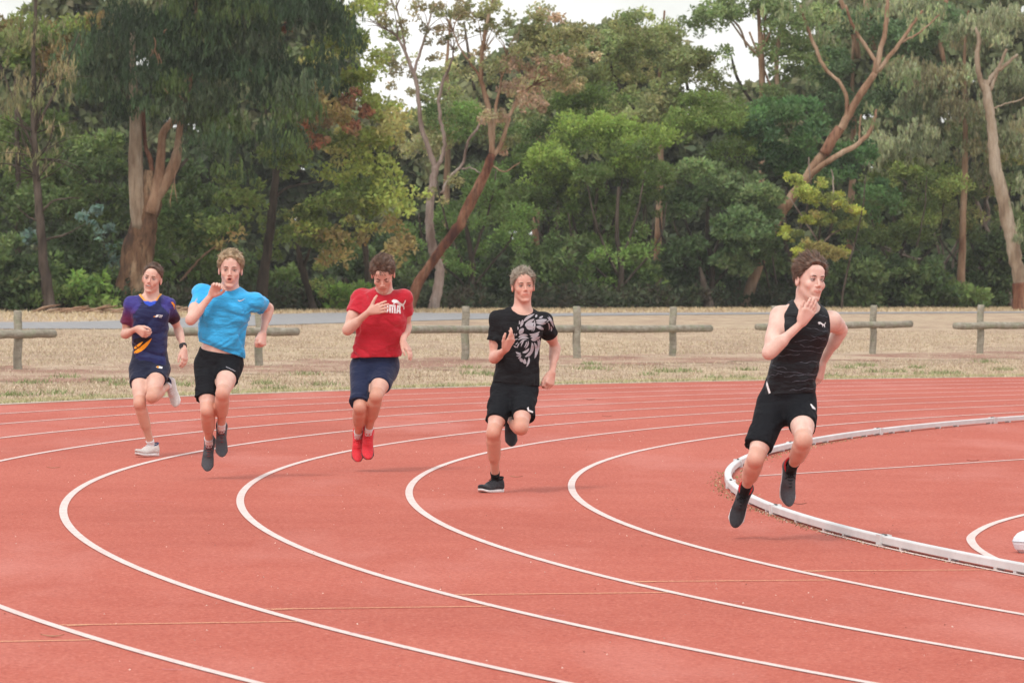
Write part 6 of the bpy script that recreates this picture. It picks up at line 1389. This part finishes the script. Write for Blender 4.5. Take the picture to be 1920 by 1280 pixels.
# ---- runner in the black singlet
p = dict(D=29.9, label='leading runner in black sleeveless singlet rounding the white kerb, fingers held to chin', hip=(1474, 757), neck=(1512, 574), hips=[(1449, 760), (1500, 757)], sh=[(1463, 592), (1559, 601)], lean=.10, headfwd=.04,
         ar=[(1441, 662, -1), (1503, 606, -1)], al=[(1577, 617, 1), (1541, 682, 1)], lr=[(1417, 860, -1), (1395, 925, 1)], ll=[(1507, 826, -1), (1482, 883, 1)],
         head=(1519, 527, .46, .0, -.07), headscale=1.10, yaw_s=.12, yaw_h=.1, skin=(.75, .53, .45), flush=.55, bulk=1.0, mus=1.07, face=dict(gaze=(.25, 0)), browmat=b_hair_dark,
         hands=[dict(dir=(.48, -.25, .84), thumb=(-.55, -.3, .5), curl=[.10, .12, .15, .22], ta=.35, tc=.15), dict(dir=(-.20, -.1, -.97), thumb=(-.6, -.7, 0), curl=.45, ta=.4)],
         hair=dict(mat=H_RUST, mat2=H_BROWN2, vol=.032, quiff=.5, len=.060, up=.5, sweep=(0, -.95, .25), mess=.07, front=.080, side=.014, sidev=.35, namp=.006, n=1800, seed=5, thick=1.15),
         shirt=dict(hem=(1420, 744, 1534, 736), w=[.178, .172, .158, .150, .150, .115, .085], d=[.145, .142, .128, .120, .128, .10, .07], sleeve=.1, tank=True, amp=.004, neckr=.078, neckd=-.005, fold=(.95, 0, .1), fold2=(.6, 0, .7)),
         shorts=dict(len=(.78, .62), r=(.090, .086), top=.14, amp=.006))
b5 = build_person(p); hair(b5, p)
shirt(b5, p, mat_cloth('black_singlet_fabric', (.010, .011, .014), .6, .0, .25)); shorts(b5, p, CB2)
decal(b5, [cat_poly(1540, 607, .33)], M_PRINTW, b5.shirt, b5.bvh, .0026, 2.5, name='logo')
decal(b5, [[(1434.5, 715), (1438, 714.5), (1445, 736), (1441.5, 738)]], M_PRINTW, b5.shirt, b5.bvh, .0028, 3, name='print')
decal(b5, [[(1519, 757), (1521.5, 757), (1529, 765), (1529, 768), (1523, 765)]], M_PRINTW, b5.shorts, b5.bvh_s, .0028, 3, name='print')
M_STREAK = mat_cloth('blue_grey_print', (.13, .14, .17), .6, 0)
rs_ = np.random.default_rng(11); sk_ = []
for (x0, y0, x1, y1) in ((1506, 612, 1552, 622), (1490, 640, 1550, 634), (1460, 655, 1545, 660), (1520, 628, 1553, 640), (1448, 668, 1500, 664), (1450, 694, 1540, 704), (1470, 706, 1525, 700), (1485, 716, 1535, 709), (1440, 684, 1475, 690), (1480, 732, 1532, 726), (1500, 648, 1546, 652), (1455, 640, 1480, 646), (1536, 590, 1552, 594), (1500, 680, 1545, 676), (1440, 705, 1466, 700)):
    n_ = 12; q = [(x0 + (x1 - x0) * i / n_, y0 + (y1 - y0) * i / n_ + 1.3 * math.sin(i * 1.1 + x0) + rs_.normal(0, .5)) for i in range(n_ + 1)]; hw = [.12 + .38 * abs(math.sin(i * .8 + y0)) for i in range(n_ + 1)]
    sk_.append([(a_[0], a_[1] - h_) for a_, h_ in zip(q, hw)] + [(a_[0], a_[1] + h_) for a_, h_ in zip(q, hw)][::-1])
decal(b5, sk_, M_STREAK, b5.shirt, b5.bvh, .0024, 4, name='streak_print')
sm = shoemats(S_DK, M_RUB_W, CB, C_RED); sm2 = shoemats(S_GREY, M_RUB_W, CB, C_RED); J = b5.J
shoe(b5, J['lr'][1], (-.27, -.16, -.95), (-.05, -.95, .16), sm, CB, J['lr'][0], .12, 1.06); shoe(b5, J['ll'][1], (.0, -.10, -.99), (.08, -.98, .1), sm2, CB, J['ll'][0], .12, 1.06)
